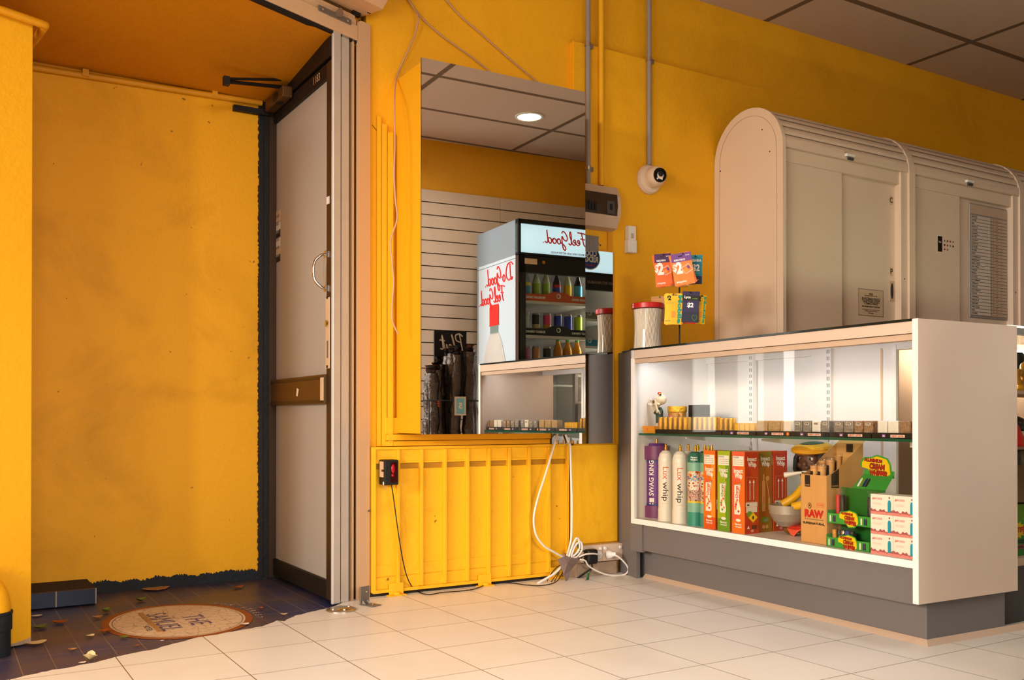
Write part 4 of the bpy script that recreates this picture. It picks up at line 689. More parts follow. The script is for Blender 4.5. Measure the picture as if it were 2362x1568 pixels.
# --- figurine with bowl
wf = .24; fu = uu(1885, 1130, wf); fg = item('figurine', 'resin smoker figurine in yellow cap and dreadlocks holding a stone bowl', 'figurine', wf, fu, ZD)
k_ = span(102, 1868, 1050, wf); hz = CL(1868, 1062, wf).z-ZD; R_ = k_*.36
M = T(-.012, -.01, hz) @ RZ(8) @ RX(6)
m = MB(); m.ell((0, 0, 0), (R_*.82, R_*.86, R_*1.12), 'skin', 28, 20, M)
m.ell((0, -R_*.78, -R_*.12), (R_*.2, R_*.26, R_*.3), 'skin', 14, 10, M); m.ell((0, -R_*.82, -R_*.30), (R_*.3, R_*.16, R_*.13), 'skin', 14, 8, M)
m.ell((0, -R_*.5, -R_*.78), (R_*.5, R_*.4, R_*.32), 'skin', 16, 10, M); m.ell((0, -R_*.78, -R_*.66), (R_*.36, R_*.12, R_*.07), 'red_dark', 14, 8, M); m.ell((0, -R_*.8, -R_*.57), (R_*.34, R_*.08, R_*.06), 'white', 12, 6, M)
for s in (-1, 1):
    m.ell((s*R_*.34, -R_*.66, R_*.22), (R_*.17, R_*.12, R_*.12), 'white_gloss', 12, 8, M); m.ell((s*R_*.34, -R_*.76, R_*.22), (R_*.08, R_*.05, R_*.09), 'black', 10, 6, M); m.ell((s*R_*.36, -R_*.66, R_*.44), (R_*.28, R_*.15, R_*.08), 'skin', 12, 6, M); m.ell((s*R_*.5, -R_*.5, -R_*.2), (R_*.26, R_*.26, R_*.24), 'skin', 12, 8, M)
m.build('head', fg)
m = MB()
for i in range(34):
    a = math.radians(-28+236*i/33); rr = R_*random.uniform(.86, 1.0); x, y = rr*math.cos(a), rr*math.sin(a); L_ = R_*random.uniform(1.25, 1.75)
    m.tube([M @ Vector((x*.8, y*.8, R_*.65)), M @ Vector((x*1.02, y*1.02, R_*.2)), M @ Vector((x*1.12, y*1.1, -R_*.5)), M @ Vector((x*1.08, y*1.06, R_*.6-L_))], R_*.13, 'dread', 6, rr=[R_*.12, R_*.15, R_*.14, R_*.06])
m.ell((.0, -R_*.55, -R_*1.12), (R_*.34, R_*.25, R_*.26), 'dread', 12, 8, M); m.build('dreadlocks', fg)
m = MB(); m.lathe([(R_*.98, R_*.5), (R_*1.22, R_*.62), (R_*1.28, R_*.82), (R_*1.1, R_*.98), (R_*.7, R_*1.1), (0, R_*1.14)], 26, 'cap_yellow', M, sy=1.02)
for k in range(3): m.tube([M @ Vector((R_*(1.24-.03*k)*math.cos(2*PI*i/22), R_*(1.24-.03*k)*math.sin(2*PI*i/22), R_*(.66+.1*k)+R_*.05*math.sin(2*PI*i/11+k))) for i in range(23)], R_*.05, 'cap_yellow', 6)
m.build('cap', fg); m = MB(); m.ell((0, 0, R_*1.04), (R_*.8, R_*.8, R_*.16), 'shirt_green', 18, 8, M); m.build('cap_crown', fg)
m = MB(); a = M @ Vector((-R_*.25, -R_*.85, -R_*.62)); b = a+Vector((-.058, -.035, -.012)); m.cyl(a, b, .005, 'white', 12, r2=.0115); m.build('rolled_cone', fg)
m = MB(); m.lathe([(.045, .05), (.062, .10), (.052, .16), (.03, hz-R_*.9)], 20, 'shirt_yellow', sx=1, sy=.8)
m.tube(smooth_path([(-.03, -.02, hz-R_*1.3), (-.085, -.03, .15), (-.125, -.06, .115)], 4), .017, 'shirt_yellow', 10); m.tube(smooth_path([(.03, -.02, hz-R_*1.3), (.05, -.06, .15), (-.03, -.10, .115)], 4), .017, 'shirt_yellow', 10); m.build('shirt', fg)
m = MB(); rw = .078; m.lathe([(.0, .030), (.035, .033), (.06, .055), (rw*.97, .085), (rw, .118), (rw*.95, .118), (rw*.9, .09), (.05, .06), (0, .05)], 36, 'stone_bowl', T(-.082, -.07, 0)); m.build('stone_bowl', fg)
m = MB()
for x, y in ((-.085, -.05), (.0, -.05), (-.04, -.02)): m.ell((x, y, .02), (.032, .036, .022), 'brown_foot', 16, 10)
m.build('legs', fg); m = MB(); m.add([(x-.04, y+.012, z) for x, y, z in ((-.05, -.088, .036), (.05, -.09, .036), (.03, -.105, .02), (.012, -.11, .0), (-.008, -.108, .006), (-.03, -.1, .02), (0, -.095, .036))], [(0, 6, 5), (6, 1, 2), (6, 2, 4, 5), (2, 3, 4)], 'coral'); m.ell((-.04, -.06, .032), (.05, .04, .012), 'red', 14, 6); m.build('red_cloth', fg)
# --- raw cone display carton
wr = .05; ua, ub_ = uu(1848, 1180, wr), uu(1907, 1180, wr); bw = ua-ub_
rc = item('cone_dispenser', 'tall kraft cardboard dispenser box with sloped top and red lettering', 'dispenser box', wr, (ua+ub_)/2, ZD); h0 = CL(1878, 1095, wr).z-ZD; dd = .19; h1 = h0+.115; b = bw/2
m = MB(); th = .002; curve = [(0, h0), (.03, h0+.008), (.07, h0+.03), (.12, h0+.07), (dd, h1)]
def wall(x):
    pts = [(0, 0), (dd, 0)]+[(y, z) for y, z in curve[::-1]]; m.prism(pts, -th/2, th/2, 'kraft', T(x, 0, 0) @ RZ(90) @ RX(90))
wall(-b); wall(b); m.box(-b, b, 0, th, 0, h0, 'kraft'); m.box(-b, b, dd-th, dd, 0, h1, 'kraft'); m.box(-b, b, 0, dd, 0, th, 'kraft')
y = -.0006
m.quad([(-b*.7, y, h0-.045), (-b*.28, y, h0-.045), (-b*.28, y, h0-.002), (-b*.7, y, h0-.002)], 'bronze_dark'); m.text('CLASSIC', front(-b*.49, h0-.039, y-.0004), .007, 'kraft', .02, fit=b*.36)
m.text('RAW', front(0, .108, y), .036, 'red_print', .07, fit=b*1.5); m.text('NATURAL UNREFINED ROLLING PAPERS', front(.0, .088, y), .006, 'ink_soft', .02, fit=b*1.5); m.text('SUPERNATURAL', front(-.0, .073, y), .011, 'ink', .05, fit=b*1.7)
m.prism(ellpoly(.0085, .0105, 20), 0, .0004, 'ink', T(-b*.32, y+.0004, .138) @ RX(90)); m.prism(ellpoly(.0062, .008, 18), 0, .0002, 'kraft', T(-b*.32, y, .138) @ RX(90)); m.ell((-b*.32, y-.0006, .139), (.003, .0004, .004), 'ink', 8, 5)
for x0, x1, z0, z1 in ((.25, .8, .15, .151), (.25, .8, .135, .136), (.25, .27, .135, .151), (.78, .8, .135, .151)): m.quad([(b*x0, y, z0), (b*x1, y, z0), (b*x1, y, z1), (b*x0, y, z1)], 'coral')
m.text('CONE', front(b*.52, .143, y), .011, 'coral', .02, fit=b*.45)
MX = T(b+.0016, 0, 0) @ RZ(90); m.quad([(.022, 0, h0-.046), (.062, 0, h0-.046), (.062, 0, h0+.024), (.022, 0, h0+.004)], 'bronze_dark', MX); m.text('CLASSIC', MX @ front(.042, h0-.039, -.0004), .008, 'kraft', .02, fit=.034)
m.prism(ellpoly(.02, .024, 24), 0, .0004, 'ink', MX @ T(.075, 0, .155) @ RX(90)); m.prism(ellpoly(.014, .018, 20), 0, .0003, 'kraft_dark', MX @ T(.075, -.0005, .155) @ RX(90)); m.ell((.075, -.001, .156), (.006, .0006, .008), 'ink', 8, 5, MX); m.text('RAW', MX @ front(.14, .13, -.0004), .05, 'red_print', .06)
m.build('box_body', rc)
m = MB(); fl_ = [(dd-.0, h1), (dd+.02, h1+.014), (dd+.06, h1+.022), (dd+.12, h1+.026)]
vs = [(x, y_, z) for y_, z in fl_ for x in (-b, b)]; m.add(vs, [(2*i, 2*i+1, 2*i+3, 2*i+2) for i in range(3)], 'kraft'); m.add([(-b*.2, dd-.004, h1-.034), (b*.3, dd-.004, h1-.034), (b*.3, dd-.004, h1-.004), (-b*.2, dd-.004, h1-.004)], [(0, 1, 2, 3)], 'bronze_dark'); m.build('lid_flap', rc)
def pcone(x, y_, z, label, g='wrapped rolling cones in the kraft dispenser', face=True):
    q = Matrix.Rotation(math.radians(CR-90), 3, 'Z') @ Vector((x, y_, 0)); t = thing('cone_packet', label, 'rolling cone packet', rc.location+q+Vector((0, 0, z)), CR-90, g)
    m = MB(); hh_ = .155; n_ = 18; sc = [(.0125, 0), (.0155, hh_-.01), (.0165, hh_)]
    m.lathe(sc, n_, 'kraft'); m.quad([(-.006, -.0158, hh_-.07), (.006, -.0158, hh_-.07), (.0062, -.0162, hh_-.02), (-.0062, -.0162, hh_-.02)], 'bronze_dark'); m.text('CLASSIC', T(-.009, -.0166, hh_-.045) @ RX(90) @ RZ(90), .009, 'bronze_dark', .03); m.build('cone_tube', t)
    m = MB(); m.lathe([(.0165, hh_-.012), (.0185, hh_+.004), (.016, hh_+.007), (.019, hh_+.010)], 12, 'clear_plastic'); m.build('wrapper', t); return t
pc = pcone(-.016, .022, h0-.122, 'kraft cone packet with black band, first at the low front edge')
def off(x, y_, z): return rc.location+Matrix.Rotation(math.radians(CR-90), 3, 'Z') @ Vector((x, y_, 0))+Vector((0, 0, z))
for x, y_, z, l in ((.018, .024, h0-.122, 'kraft cone packet at the near front corner of the dispenser'), (.02, .066, h0-.10, 'cone packet behind the near front one against the sloping side'), (.02, .105, h0-.088, 'cone packet halfway up the sloping side of the dispenser'), (-.016, .066, h0-.104, 'cone packet in the second row beside the figurine face')): dup(pc, l, off(x, y_, z))
# --- green tiered lighter display
wg = .035; g0, g1 = uu(1906, 1250, wg), uu(2006, 1262, wg); gw = g0-g1; b = gw/2
gd = item('cream_whipper_display', 'green tiered cardboard display with red and yellow lettered badges', 'display stand', wg, (g0+g1)/2, ZD)
def badge(m, x, z, y_, s, MM=None):
    pts = [(-1, .35), (-.75, .62), (-.2, .68), (.1, .8), (.4, .72), (.8, .6), (1, .2), (1.05, -.4), (.6, -.75), (0, -.8), (-.3, -.45), (-.55, -.1), (-1, .0)]
    A = (MM or Matrix.Identity(4)) @ T(x, y_, z) @ RX(90)
    m.prism([(p[0]*s*1.12, p[1]*s*.98) for p in pts], 0, .0006, 'green_card', A); m.prism([(p[0]*s, p[1]*s*.86) for p in pts], 0, .001, 'yellow_print', A)
    for st, xx, zz_, f_, c_ in (('ALUMINIUM', -.15, .42, 1.25, .26), ('CREAM', .12, .05, 1.05, .42), ('WHIPPER', .22, -.36, 1.3, .44)): m.text(st, A @ T(xx*s, zz_*s, .0016) @ RZ(-4), s*c_, 'ink', .09, fit=f_*s*1.06); m.text(st, A @ T(xx*s, zz_*s, .002) @ RZ(-4), s*c_, 'red_print', .03, fit=f_*s)
def dots(m, x, z, y_, s=1, MM=None):
    for i, c_ in enumerate(('white_print', 'green_leafy', 'indigo', 'ink')): A = (MM or Matrix.Identity(4)) @ T(x+i*.0072*s, y_, z) @ RX(90); m.prism([(-.0028*s, -.012*s), (.0028*s, -.012*s), (.0028*s, .008*s), (0, .013*s), (-.0028*s, .008*s)], 0, .0004, c_, A)
def tier(z, d0, d1, h, name='tray'):
    m = MB(); m.box(-b, b, d0, d0+.002, z, z+h, 'green_card'); m.box(-b, b, d0, d1, z, z+.002, 'green_card'); m.box(-b, -b+.002, d0, d1, z, z+h+.01, 'green_card'); m.box(b-.002, b, d0, d1, z, z+h, 'green_card')
    badge(m, .0, z+h*.62, d0-.0006, b*.42); dots(m, -b*.86, z+h*.5, d0-.0004); dots(m, b*.58, z+h*.5, d0-.0004); m.build(name, gd)
tier(.0, .0, .055, .034, 'lower_tray'); tier(.084, .006, .075, .036, 'upper_tray')
m = MB(); m.box(-b, b, .078, .08, 0, .21, 'green_card_dark'); m.add([(-b*.55, .08, .208), (b, .08, .208), (b, .125, .262), (-b*.35, .125, .262)], [(0, 1, 2, 3)], 'green_card'); m.box(-b*.35, b, .124, .126, .25, .275, 'green_card'); badge(m, .02, .285, .122, b*.62)
A = T(0, .08, .208) @ RX(-40)
dots(m, -b*.3, .03, -.001, 1.6, A); m.build('back_board', gd)
def lighter(x, y_, z, mt, label, k=1):
    q = gd.location+Matrix.Rotation(math.radians(CR-90), 3, 'Z') @ Vector((x, y_, 0))+Vector((0, 0, z)); t = thing('whipper_tube', label, 'whipper', q, CR-90, 'wrapped aluminium whippers in the green display')
    m = MB(); m.lathe([(.0095, 0), (.0105, .003), (.0105, .012), (.0098, .014), (.0098, .04), (.0105, .042), (.0105, .054*k), (.008, .058*k)], 16, mt); m.build('tube_body', t)
    m = MB(); m.lathe([(.0122, .0), (.0128, .03), (.0124, .058*k), (.007, .063*k), (.010, .067*k), (.012, .071*k)], 9, 'clear_plastic', smooth=False); m.build('plastic_bag', t)
for i, (mt, nm) in enumerate((('cap_yellow', 'yellow'), ('black_gloss', 'black'), ('chrome', 'silver'), ('can_blue', 'blue'), ('black', 'dark grey'))): lighter(-b+.016+i*.0195, .028, .003, mt, 'bagged %s whipper tube in the lower green tray' % nm)
for i, (mt, nm, x) in enumerate((('red', 'red whipper tube, first in the upper green tray', -b+.016), ('black_gloss', 'black whipper tube beside the red one in the upper tray', -b+.036), ('black', 'brownish black whipper tube near the white cartons in the upper tray', b-.034), ('black_gloss', 'black whipper tube touching the white cartons in the upper tray', b-.014))): lighter(x, .045, .0865, mt, 'bagged '+nm, 1.7)
# --- white and pink charger boxes
wb = .03; v0, v1, v2 = uu(2008, 1200, wb), uu(2060, 1200, wb), uu(2112, 1200, wb); ztop = CL(2034, 1140, wb).z; bh = (ztop-ZD)/3-.0006
def cbox(label, u, z, bw):
    t = item('charger_box', label, 'box', wb, u, z, 'white and pink charger boxes'); b = bw/2-.0006; d = .07; m = MB(); m.box(-b, b, 0, d, 0, bh, 'white_print'); y = -.0005
    def r_(x0, x1, z0, z1, mt): m.quad([(x0, y, z0), (x1, y, z0), (x1, y, z1), (x0, y, z1)], mt)
    r_(-b, b, 0, bh*.17, 'pink_print'); wv = [(-b, bh*.16)]
    for i in range(25): t_ = i/24; wv.append((-b+2*b*t_, bh*(.2+.07*math.sin(t_*15)+.06*math.sin(t_*31+1))))
    wv += [(b, bh*.16)]; n_ = len(wv)
    for i in range(1, n_-2): m.add([(wv[i][0], y-.0002, bh*.13), (wv[i+1][0], y-.0002, bh*.13), (wv[i+1][0], y-.0002, wv[i+1][1]), (wv[i][0], y-.0002, wv[i][1])], [(0, 1, 2, 3)], 'pink_dark')
    m.text('MOSES', front(-b*.35, bh*.78, y), bh*.13, 'pink_print', .03, fit=b*.8); m.add([(-b*.86, y, bh*.72), (-b*.7, y, bh*.72), (-b*.78, y, bh*.86)], [(0, 1, 2)], 'pink_print')
    for k in range(2): m.text('cream chargers', front(-b*.4, bh*(.56-.06*k), y), bh*.05, 'pink_print', 0, fit=b*.8)
    x = b*.7; w_ = b*.14; m.prism([(x-w_, bh*.14), (x+w_, bh*.14), (x+w_, bh*.62), (x+w_*.5, bh*.74), (x-w_*.5, bh*.74), (x-w_, bh*.62)], 0, .0004, 'cyan_print', T(0, y-.0004, 0) @ RX(90)); m.ell((x, y-.0006, bh*.86), (w_*.5, .0005, w_*.5), 'pink_dark', 8, 5)
    m.build('box_body', t); return t
for r_ in range(3):
    for c_, (a, bb, cn) in enumerate(((v0, v1, 'beside the green display'), (v1, v2, 'against the end panel'))): cbox('white pink striped charger box %s, %s of its stack' % (cn, ('bottom', 'middle', 'top')[r_]), (a+bb)/2, ZD+r_*(bh+.0006), a-bb)
# --- glass shelf: trays and packets
tb = [1511, 1665, 1744, 1824, 1912, 2010, 2108]; tw_ = .03; ZQ = ZS+.0005
tn = ['first tray without label, under the gold packets', 'tray with red label under the thin gold packets', 'tray with yellow dot under the mesh packets', 'tray under the grey leaf printed packets by the second upright', 'tray under grey packets past the second upright', 'tray beside the end panel under white packets']
for i in range(6):
    a, bb = uu(tb[i], 1000, tw_), uu(tb[i+1], 1000, tw_); t = item('display_tray', 'black '+tn[i], 'tray', tw_, (a+bb)/2, ZQ, 'black packet trays on the glass shelf'); b = (a-bb)/2-.002
    m = MB(); m.box(-b, b, 0, .002, 0, .019, 'black'); m.box(-b, b, 0, .12, 0, .002, 'black'); m.box(-b, -b+.002, 0, .12, 0, .015, 'black'); m.box(b-.002, b, 0, .12, 0, .015, 'black')
    if i:
        m.box(-b*.08, b*.6, -.0006, 0, .004, .013, 'paper'); m.text('NEXT LEVEL', front(b*.26, .0085, -.001), .007, 'red_print', .04, fit=b*.6); m.box(-b*.5, -b*.32, -.0006, 0, .004, .015, 'lilac'); m.box(-b*.46, -b*.36, -.001, 0, .006, .011, 'paper')
    if i == 2: m.prism(ellpoly(.0065, .0065, 18), 0, .0006, 'card_orange2', T(b*.85, 0, .009) @ RX(90))
    m.build('tray_body', t)
def pack(px0, px1, mt, label, grp, w=.04, h=.057, z=.0025, d=.035, leafy=False, bands=0):
    a, bb = uu(px0, 985, w), uu(px1, 985, w); t = item('packet', label, 'packet', w, (a+bb)/2, ZQ+z, grp); b = (a-bb)/2-.0008; m = MB()
    if bands:
        r = b*.62
        for yy in (r, r*3): m.lathe([(r*.9, 0), (r, .004), (r, h-.004), (r*.8, h)], 14, mt, T(0, yy, 0))
        m.build('gold_tube', t); m = MB(); m.box(-b, b, 0, d, 0, h+.003, 'clear_plastic'); m.build('sleeve', t, .002); return
    m.box(-b, b, 0, d, 0, h, mt)
    if leafy:
        m.quad([(-b*.5, -.0008, h*.72), (b*.6, -.0008, h*.72), (b*.6, -.0008, h*.88), (-b*.5, -.0008, h*.88)], 'paper'); m.text('LEVEL', front(b*.05, h*.8, -.0012), .007, 'ink', .04, fit=b*.9)
        for a_ in (-50, -25, 0, 25, 50): m.add([(-.0022, -.0009, 0), (.0022, -.0009, 0), (0, -.0009, h*.34)], [(0, 1, 2)], 'paper', T(0, 0, h*.12) @ RY(a_))
    m.build('packet_body', t, .003)
ordn = ['first', 'second', 'third', 'fourth', 'fifth', 'sixth']
for i in range(6): pack(1515+i*11.3, 1515+(i+1)*11.3, 'gold_foil', '%s gold tube packet from the orange ashtray, before the mug' % ordn[i], 'gold packets on the glass shelf', bands=1, h=.071)
for i in range(5): pack(1594+i*11.5, 1594+(i+1)*11.5, 'gold_foil', '%s gold tube packet counted from the mug handle' % ordn[i], 'gold packets on the glass shelf', bands=1, h=.071)
for i in range(3): pack(1655+i*11, 1655+(i+1)*11, 'gold_foil', '%s gold packet just before the first labelled tray end' % ordn[i], 'gold packets on the glass shelf', w=.06, bands=1, h=.066)
for i in range(4): pack(1694+i*11.5, 1694+(i+1)*11.5, 'gold', '%s low gold packet over the red label' % ordn[i], 'low gold packets on the glass shelf', h=.046, w=.06)
for i, (a, b_) in enumerate(((1746, 1770), (1771, 1798), (1799, 1823))): pack(a, b_, 'mesh_pack', '%s gold mesh packet in the yellow dot tray' % ordn[i], 'gold mesh packets')
for i, (a, b_) in enumerate(((1829, 1850), (1851, 1871), (1872, 1892), (1893, 1912))): pack(a, b_, 'grey_pack' if i != 2 else 'white_pack', ('%s silver leaf printed packet in the tray before the second upright' % ordn[i]), 'silver leaf packets', leafy=True)
for i, (a, b_) in enumerate(((1922, 1944), (1945, 1968), (1969, 1990), (1991, 2013))): pack(a, b_, 'grey_pack' if i < 2 else 'brown_pack', ('%s leaf printed packet in the tray past the second upright' % ordn[i]), 'silver leaf packets', leafy=True)
for a, b_, mt, l in ((2023, 2046, 'white_pack', 'plain white packet next to the leaf printed packets'), (2047, 2072, 'white_pack', 'plain white packet next to the brown mesh packet'), (2073, 2101, 'brown_pack', 'brown mesh packet near the end panel'), (2102, 2112, 'brown_pack', 'brown packet touching the counter end panel')): pack(a, b_, mt, l, 'packets in the last tray')
for a, b_, w, z, l in ((1928, 1975, .1, .045, 'crinkled clear bag lying behind the leaf printed packets'), (1990, 2040, .11, .045, 'crinkled clear bag lying behind the white packets'), (2075, 2112, .13, .05, 'tall bagged stack behind the brown mesh packets by the end panel')):
    aa, bb = uu(a, 985, w), uu(b_, 985, w); m = MB(); n_ = 10; vs = []; fs = []
    for i in range(n_+1):
        for j in range(5): vs.append(((aa-bb)*(i/n_-.5), .05*j/4, (.02+.016*random.random())*math.sin(PI*(j+.6)/5)))
    for i in range(n_):
        for j in range(4): q = i*5+j; fs.append((q, q+5, q+6, q+1))
    m.add(vs, fs, 'clear_plastic' if a != 2075 else 'white_pack'); m.box(-(aa-bb)/2, (aa-bb)/2, .012, .04, 0, .012 if a != 2075 else .03, 'white_pack' if a == 2075 else 'paper_tan'); o = m.build('plastic_bag'); o.location = CP(w, (aa+bb)/2, ZQ+(.0025 if a != 2075 else .0025)); o.rotation_euler = (0, 0, math.radians(CR-90)); tag(o, l, 'plastic bag', 'clear bags on the glass shelf')
# --- skeleton smoker, ashtray, mug, boxes on the shelf
ws_ = .1; sk = item('skeleton_figurine', 'seated skeleton smoker figurine in green shirt and red shorts on the glass shelf', 'figurine', ws_, uu(1521, 960, ws_), ZQ, rz=-12)
zz = lambda y_: CL(1521, y_, ws_).z-ZQ
m = MB(); zh = zz(926); M = T(.004, 0, zh) @ RZ(-35)
m.ell((0, .005, .009), (.0245, .0275, .0245), 'bone', 24, 16, M); m.ell((0, -.013, -.008), (.0195, .0185, .02), 'bone', 20, 12, M); m.ell((0, -.017, -.025), (.015, .0155, .009), 'bone', 16, 8, M)
for s in (-1, 1): m.ell((s*.017, -.006, -.012), (.006, .012, .007), 'bone', 12, 6, M)
for s in (-1, 1): m.ell((s*.0115, -.0265, -.001), (.0085, .0062, .0078), 'bronze_mid', 12, 8, M)
m.ell((0, -.0305, -.011), (.0035, .003, .005), 'bronze_mid', 8, 5, M); m.box(-.0145, .0145, -.0315, -.012, -.0205, -.0185, 'bronze_mid', M); m.build('skull', sk)
m = MB(); m.ell((.006, .0, .038), (.009, .009, .007), 'red', 12, 8, M); m.ell((.016, .004, .034), (.006, .006, .005), 'yellow_print', 10, 6, M); m.ell((.02, .006, .031), (.005, .005, .005), 'black', 10, 6, M); m.build('hat_flower', sk)
m = MB(); a = M @ Vector((-.006, -.03, -.016)); b = a+Vector((-.045, -.006, .006)); m.cyl(a, b, .0045, 'white', 10); m.cyl(b, b+Vector((-.003, 0, .0004)), .0047, 'red_deep', 10); m.build('cigarette', sk)
m = MB(); m.lathe([(.013, .02), (.02, .04), (.022, zh-.045), (.012, zh-.026)], 18, 'shirt_green', T(-.004, .002, 0), sy=.75); m.tube([(-.02, 0, zh-.04), (-.034, -.006, zh-.055)], .008, 'shirt_green', 10); m.tube([(.016, 0, zh-.04), (.02, -.006, zh-.055)], .009, 'shirt_green', 10); m.build('shirt', sk)
m = MB(); m.tube([(-.034, -.006, zh-.053), (-.047, -.012, zh-.035), (-.05, -.018, zh-.008), (-.049, -.02, zh+.008)], .005, 'bone', 8); m.ell((-.049, -.02, zh+.008), (.008, .007, .008), 'bone', 10, 6); m.tube([(.02, -.006, zh-.055), (.026, -.02, zh-.045), (.02, -.026, zh-.02), (.016, -.026, zh-.002)], .005, 'bone', 8); m.ell((.024, -.02, zh-.046), (.009, .009, .008), 'bone', 10, 6); m.build('arm', sk)
m = MB(); m.ell((-.024, -.012, .016), (.013, .016, .016), 'red', 16, 10); m.ell((.02, -.008, .034), (.013, .014, .02), 'red', 16, 10); m.ell((-.002, .01, .014), (.03, .02, .014), 'red', 16, 10); m.tube([(.02, -.02, .044), (.03, -.026, .02), (.03, -.028, .0)], .006, 'bone', 8); m.tube([(-.024, -.022, .014), (-.026, -.028, .0)], .006, 'bone', 8); m.build('red_shorts', sk)
as_ = item('ashtray', 'orange ceramic ashtray at the wall end of the glass shelf', 'ashtray', .045, uu(1496, 990, .045), ZQ)
m = MB(); hx = span(38, 1496, 990, .045)/2*1.2; m.add([(-hx*.84, 0, 0), (hx, 0, 0), (hx, .04, 0), (-hx*.84, .04, 0), (-hx, -.002, .033), (hx*.95, -.002, .033), (hx*.95, .042, .033), (-hx, .042, .033), (-hx*.85, .004, .033), (hx*.8, .004, .033), (hx*.8, .036, .033), (-hx*.85, .036, .033), (-hx*.7, .006, .008), (hx*.7, .006, .008), (hx*.7, .034, .008), (-hx*.7, .034, .008)], [(0, 1, 5, 4), (1, 2, 6, 5), (2, 3, 7, 6), (3, 0, 4, 7), (4, 5, 9, 8), (5, 6, 10, 9), (6, 7, 11, 10), (7, 4, 8, 11), (8, 9, 13, 12), (9, 10, 14, 13), (10, 11, 15, 14), (11, 8, 12, 15), (12, 13, 14, 15)], 'ceramic_orange'); m.ell((-hx*.2, -.001, .018), (.005, .001, .006), 'coral', 10, 6); m.build('tray', as_, .002)
wm = .17; mg = item('novelty_mug', 'tan novelty mug with gold rim, curled handle and a pink sticker', 'mug', wm, uu(1562, 960, wm), ZQ); zt2 = CL(1562, 937, wm).z-ZQ; r = span(42, 1562, 960, wm)/2
m = MB(); m.lathe([(r*.85, 0), (r*.98, .02), (r, zt2*.75), (r*.97, zt2*.78)], 30, 'ceramic_tan'); m.ell((.0, -r*.98, zt2*.6), (.007, .002, .009), 'hot_pink', 12, 6); m.lathe([(.012, .0), (.010, .003)], 16, 'bronze', T(-r*.4, -r*.9, zt2*.35) @ RX(90)); m.build('mug_body', mg)
m = MB(); m.lathe([(r*.97, zt2*.76), (r*1.06, zt2*.8), (r*1.06, zt2), (r*.95, zt2), (r*.92, zt2*.7)], 30, 'gold_foil'); m.build('gold_rim', mg)
m = MB(); ht = smooth_path([(r*.95, -.02, zt2*.22), (r*1.35, -.03, zt2*.36), (r*1.55, -.03, zt2*.58), (r*1.4, -.03, zt2*.72), (r*1.15, -.025, zt2*.7), (r*1.0, -.02, zt2*.6)], 5); m.tube(ht, .006, 'ceramic_tan', 10); m.build('handle', mg)
for px0, px1, y0_, w, mt, nm, l in ((1588, 1618, 934, .22, 'bronze_dark', 'gift_box', 'dark carton behind the novelty mug'),):
    a, b_ = uu(px0, 960, w), uu(px1, 960, w); t = item(nm, l, 'box', w, (a+b_)/2, ZQ); hb = CL(px0, y0_, w).z-ZQ; m = MB(); m.box(-(a-b_)/2, (a-b_)/2, 0, .05, 0, hb, mt); m.box(-(a-b_)/4, -(a-b_)/4+.001, -.0005, 0, 0, hb, 'bronze_mid'); m.build('box_body', t, .002)
t = item('round_tin', 'black round tin peeking out behind the dark carton', 'tin', .27, uu(1622, 960, .27), ZQ); m = MB(); m.lathe([(.03, 0), (.03, .07), (.026, .078), (0, .08)], 26, 'black'); m.build('tin_body', t)
# ------------------------------------------------------------------ jar of straws and card rack on the counter
wj = .14; jr = span(70, 1494, 750, wj)/2; uj = uu(1494, 780, wj); ZC = ZT+.0015; hj = CL(1494, 700, wj).z-ZC
jw = thing('straw_jar', 'waisted clear plastic jar with red lid standing on the counter corner', 'jar', CP(wj, uj, ZC), CR-90)
prof = [(jr*.92, .0), (jr*.95, .006), (jr*.9, hj*.25), (jr*.88, hj*.42), (jr*.9, hj*.62), (jr*.96, hj*.86), (jr*.93, hj*.9)]
m = MB(); m.lathe(prof, 40, 'clear_plastic'); m.build('jar_body', jw)
m = MB(); m.lathe([(jr*.98, hj*.885), (jr*1.06, hj*.89), (jr*1.06, hj*.985), (jr*1.0, hj), (0, hj)], 40, 'red'); m.build('lid', jw)
m = MB()
m.lathe([(jr*.82, .004), (jr*.8, hj*.3), (jr*.78, hj*.45), (jr*.8, hj*.62), (jr*.84, hj*.86)], 40, 'straw')
for i in range(58):
    a = i*2*PI/58; q = random.uniform(.965, .99); r0 = jr*.78*q; z0 = .006; tw = .35; sc_ = lambda z: (.97 if z < .02 else 1)
    pts = []
    for t in (0, .33, .66, 1):
        z = z0+(hj*.87-z0)*t; rr = {0: jr*.89, .33: jr*.85, .66: jr*.85, 1: jr*.90}[t]*q; pts.append((rr*math.cos(a+tw*t), rr*math.sin(a+tw*t), z))
    m.tube(smooth_path(pts, 3), .0034, 'straw', 6)
o = m.build('drinking_straws'); o.location = jw.location; tag(o, 'many cream drinking straws packed upright in the jar', 'straws', kind='stuff')
wk = .12; pk = CL(1567, 785, wk); rk = thing('card_rack', 'black wire spinner rack with clear pegs holding sim card packs', 'display rack', CP(wk, pk.y, ZC))
zk = lambda y_: CL(1567, y_, wk).z-ZC
m = MB(); m.cyl((0, 0, 0), (0, 0, zk(600)), .004, 'black', 10); m.build('pole', rk)
m = MB(); m.lathe([(.05, 0), (.05, .005), (.01, .01)], 24, 'black'); m.build('base', rk)
def pq_(x, y, w): return CL(x, y, w)
pegs = []
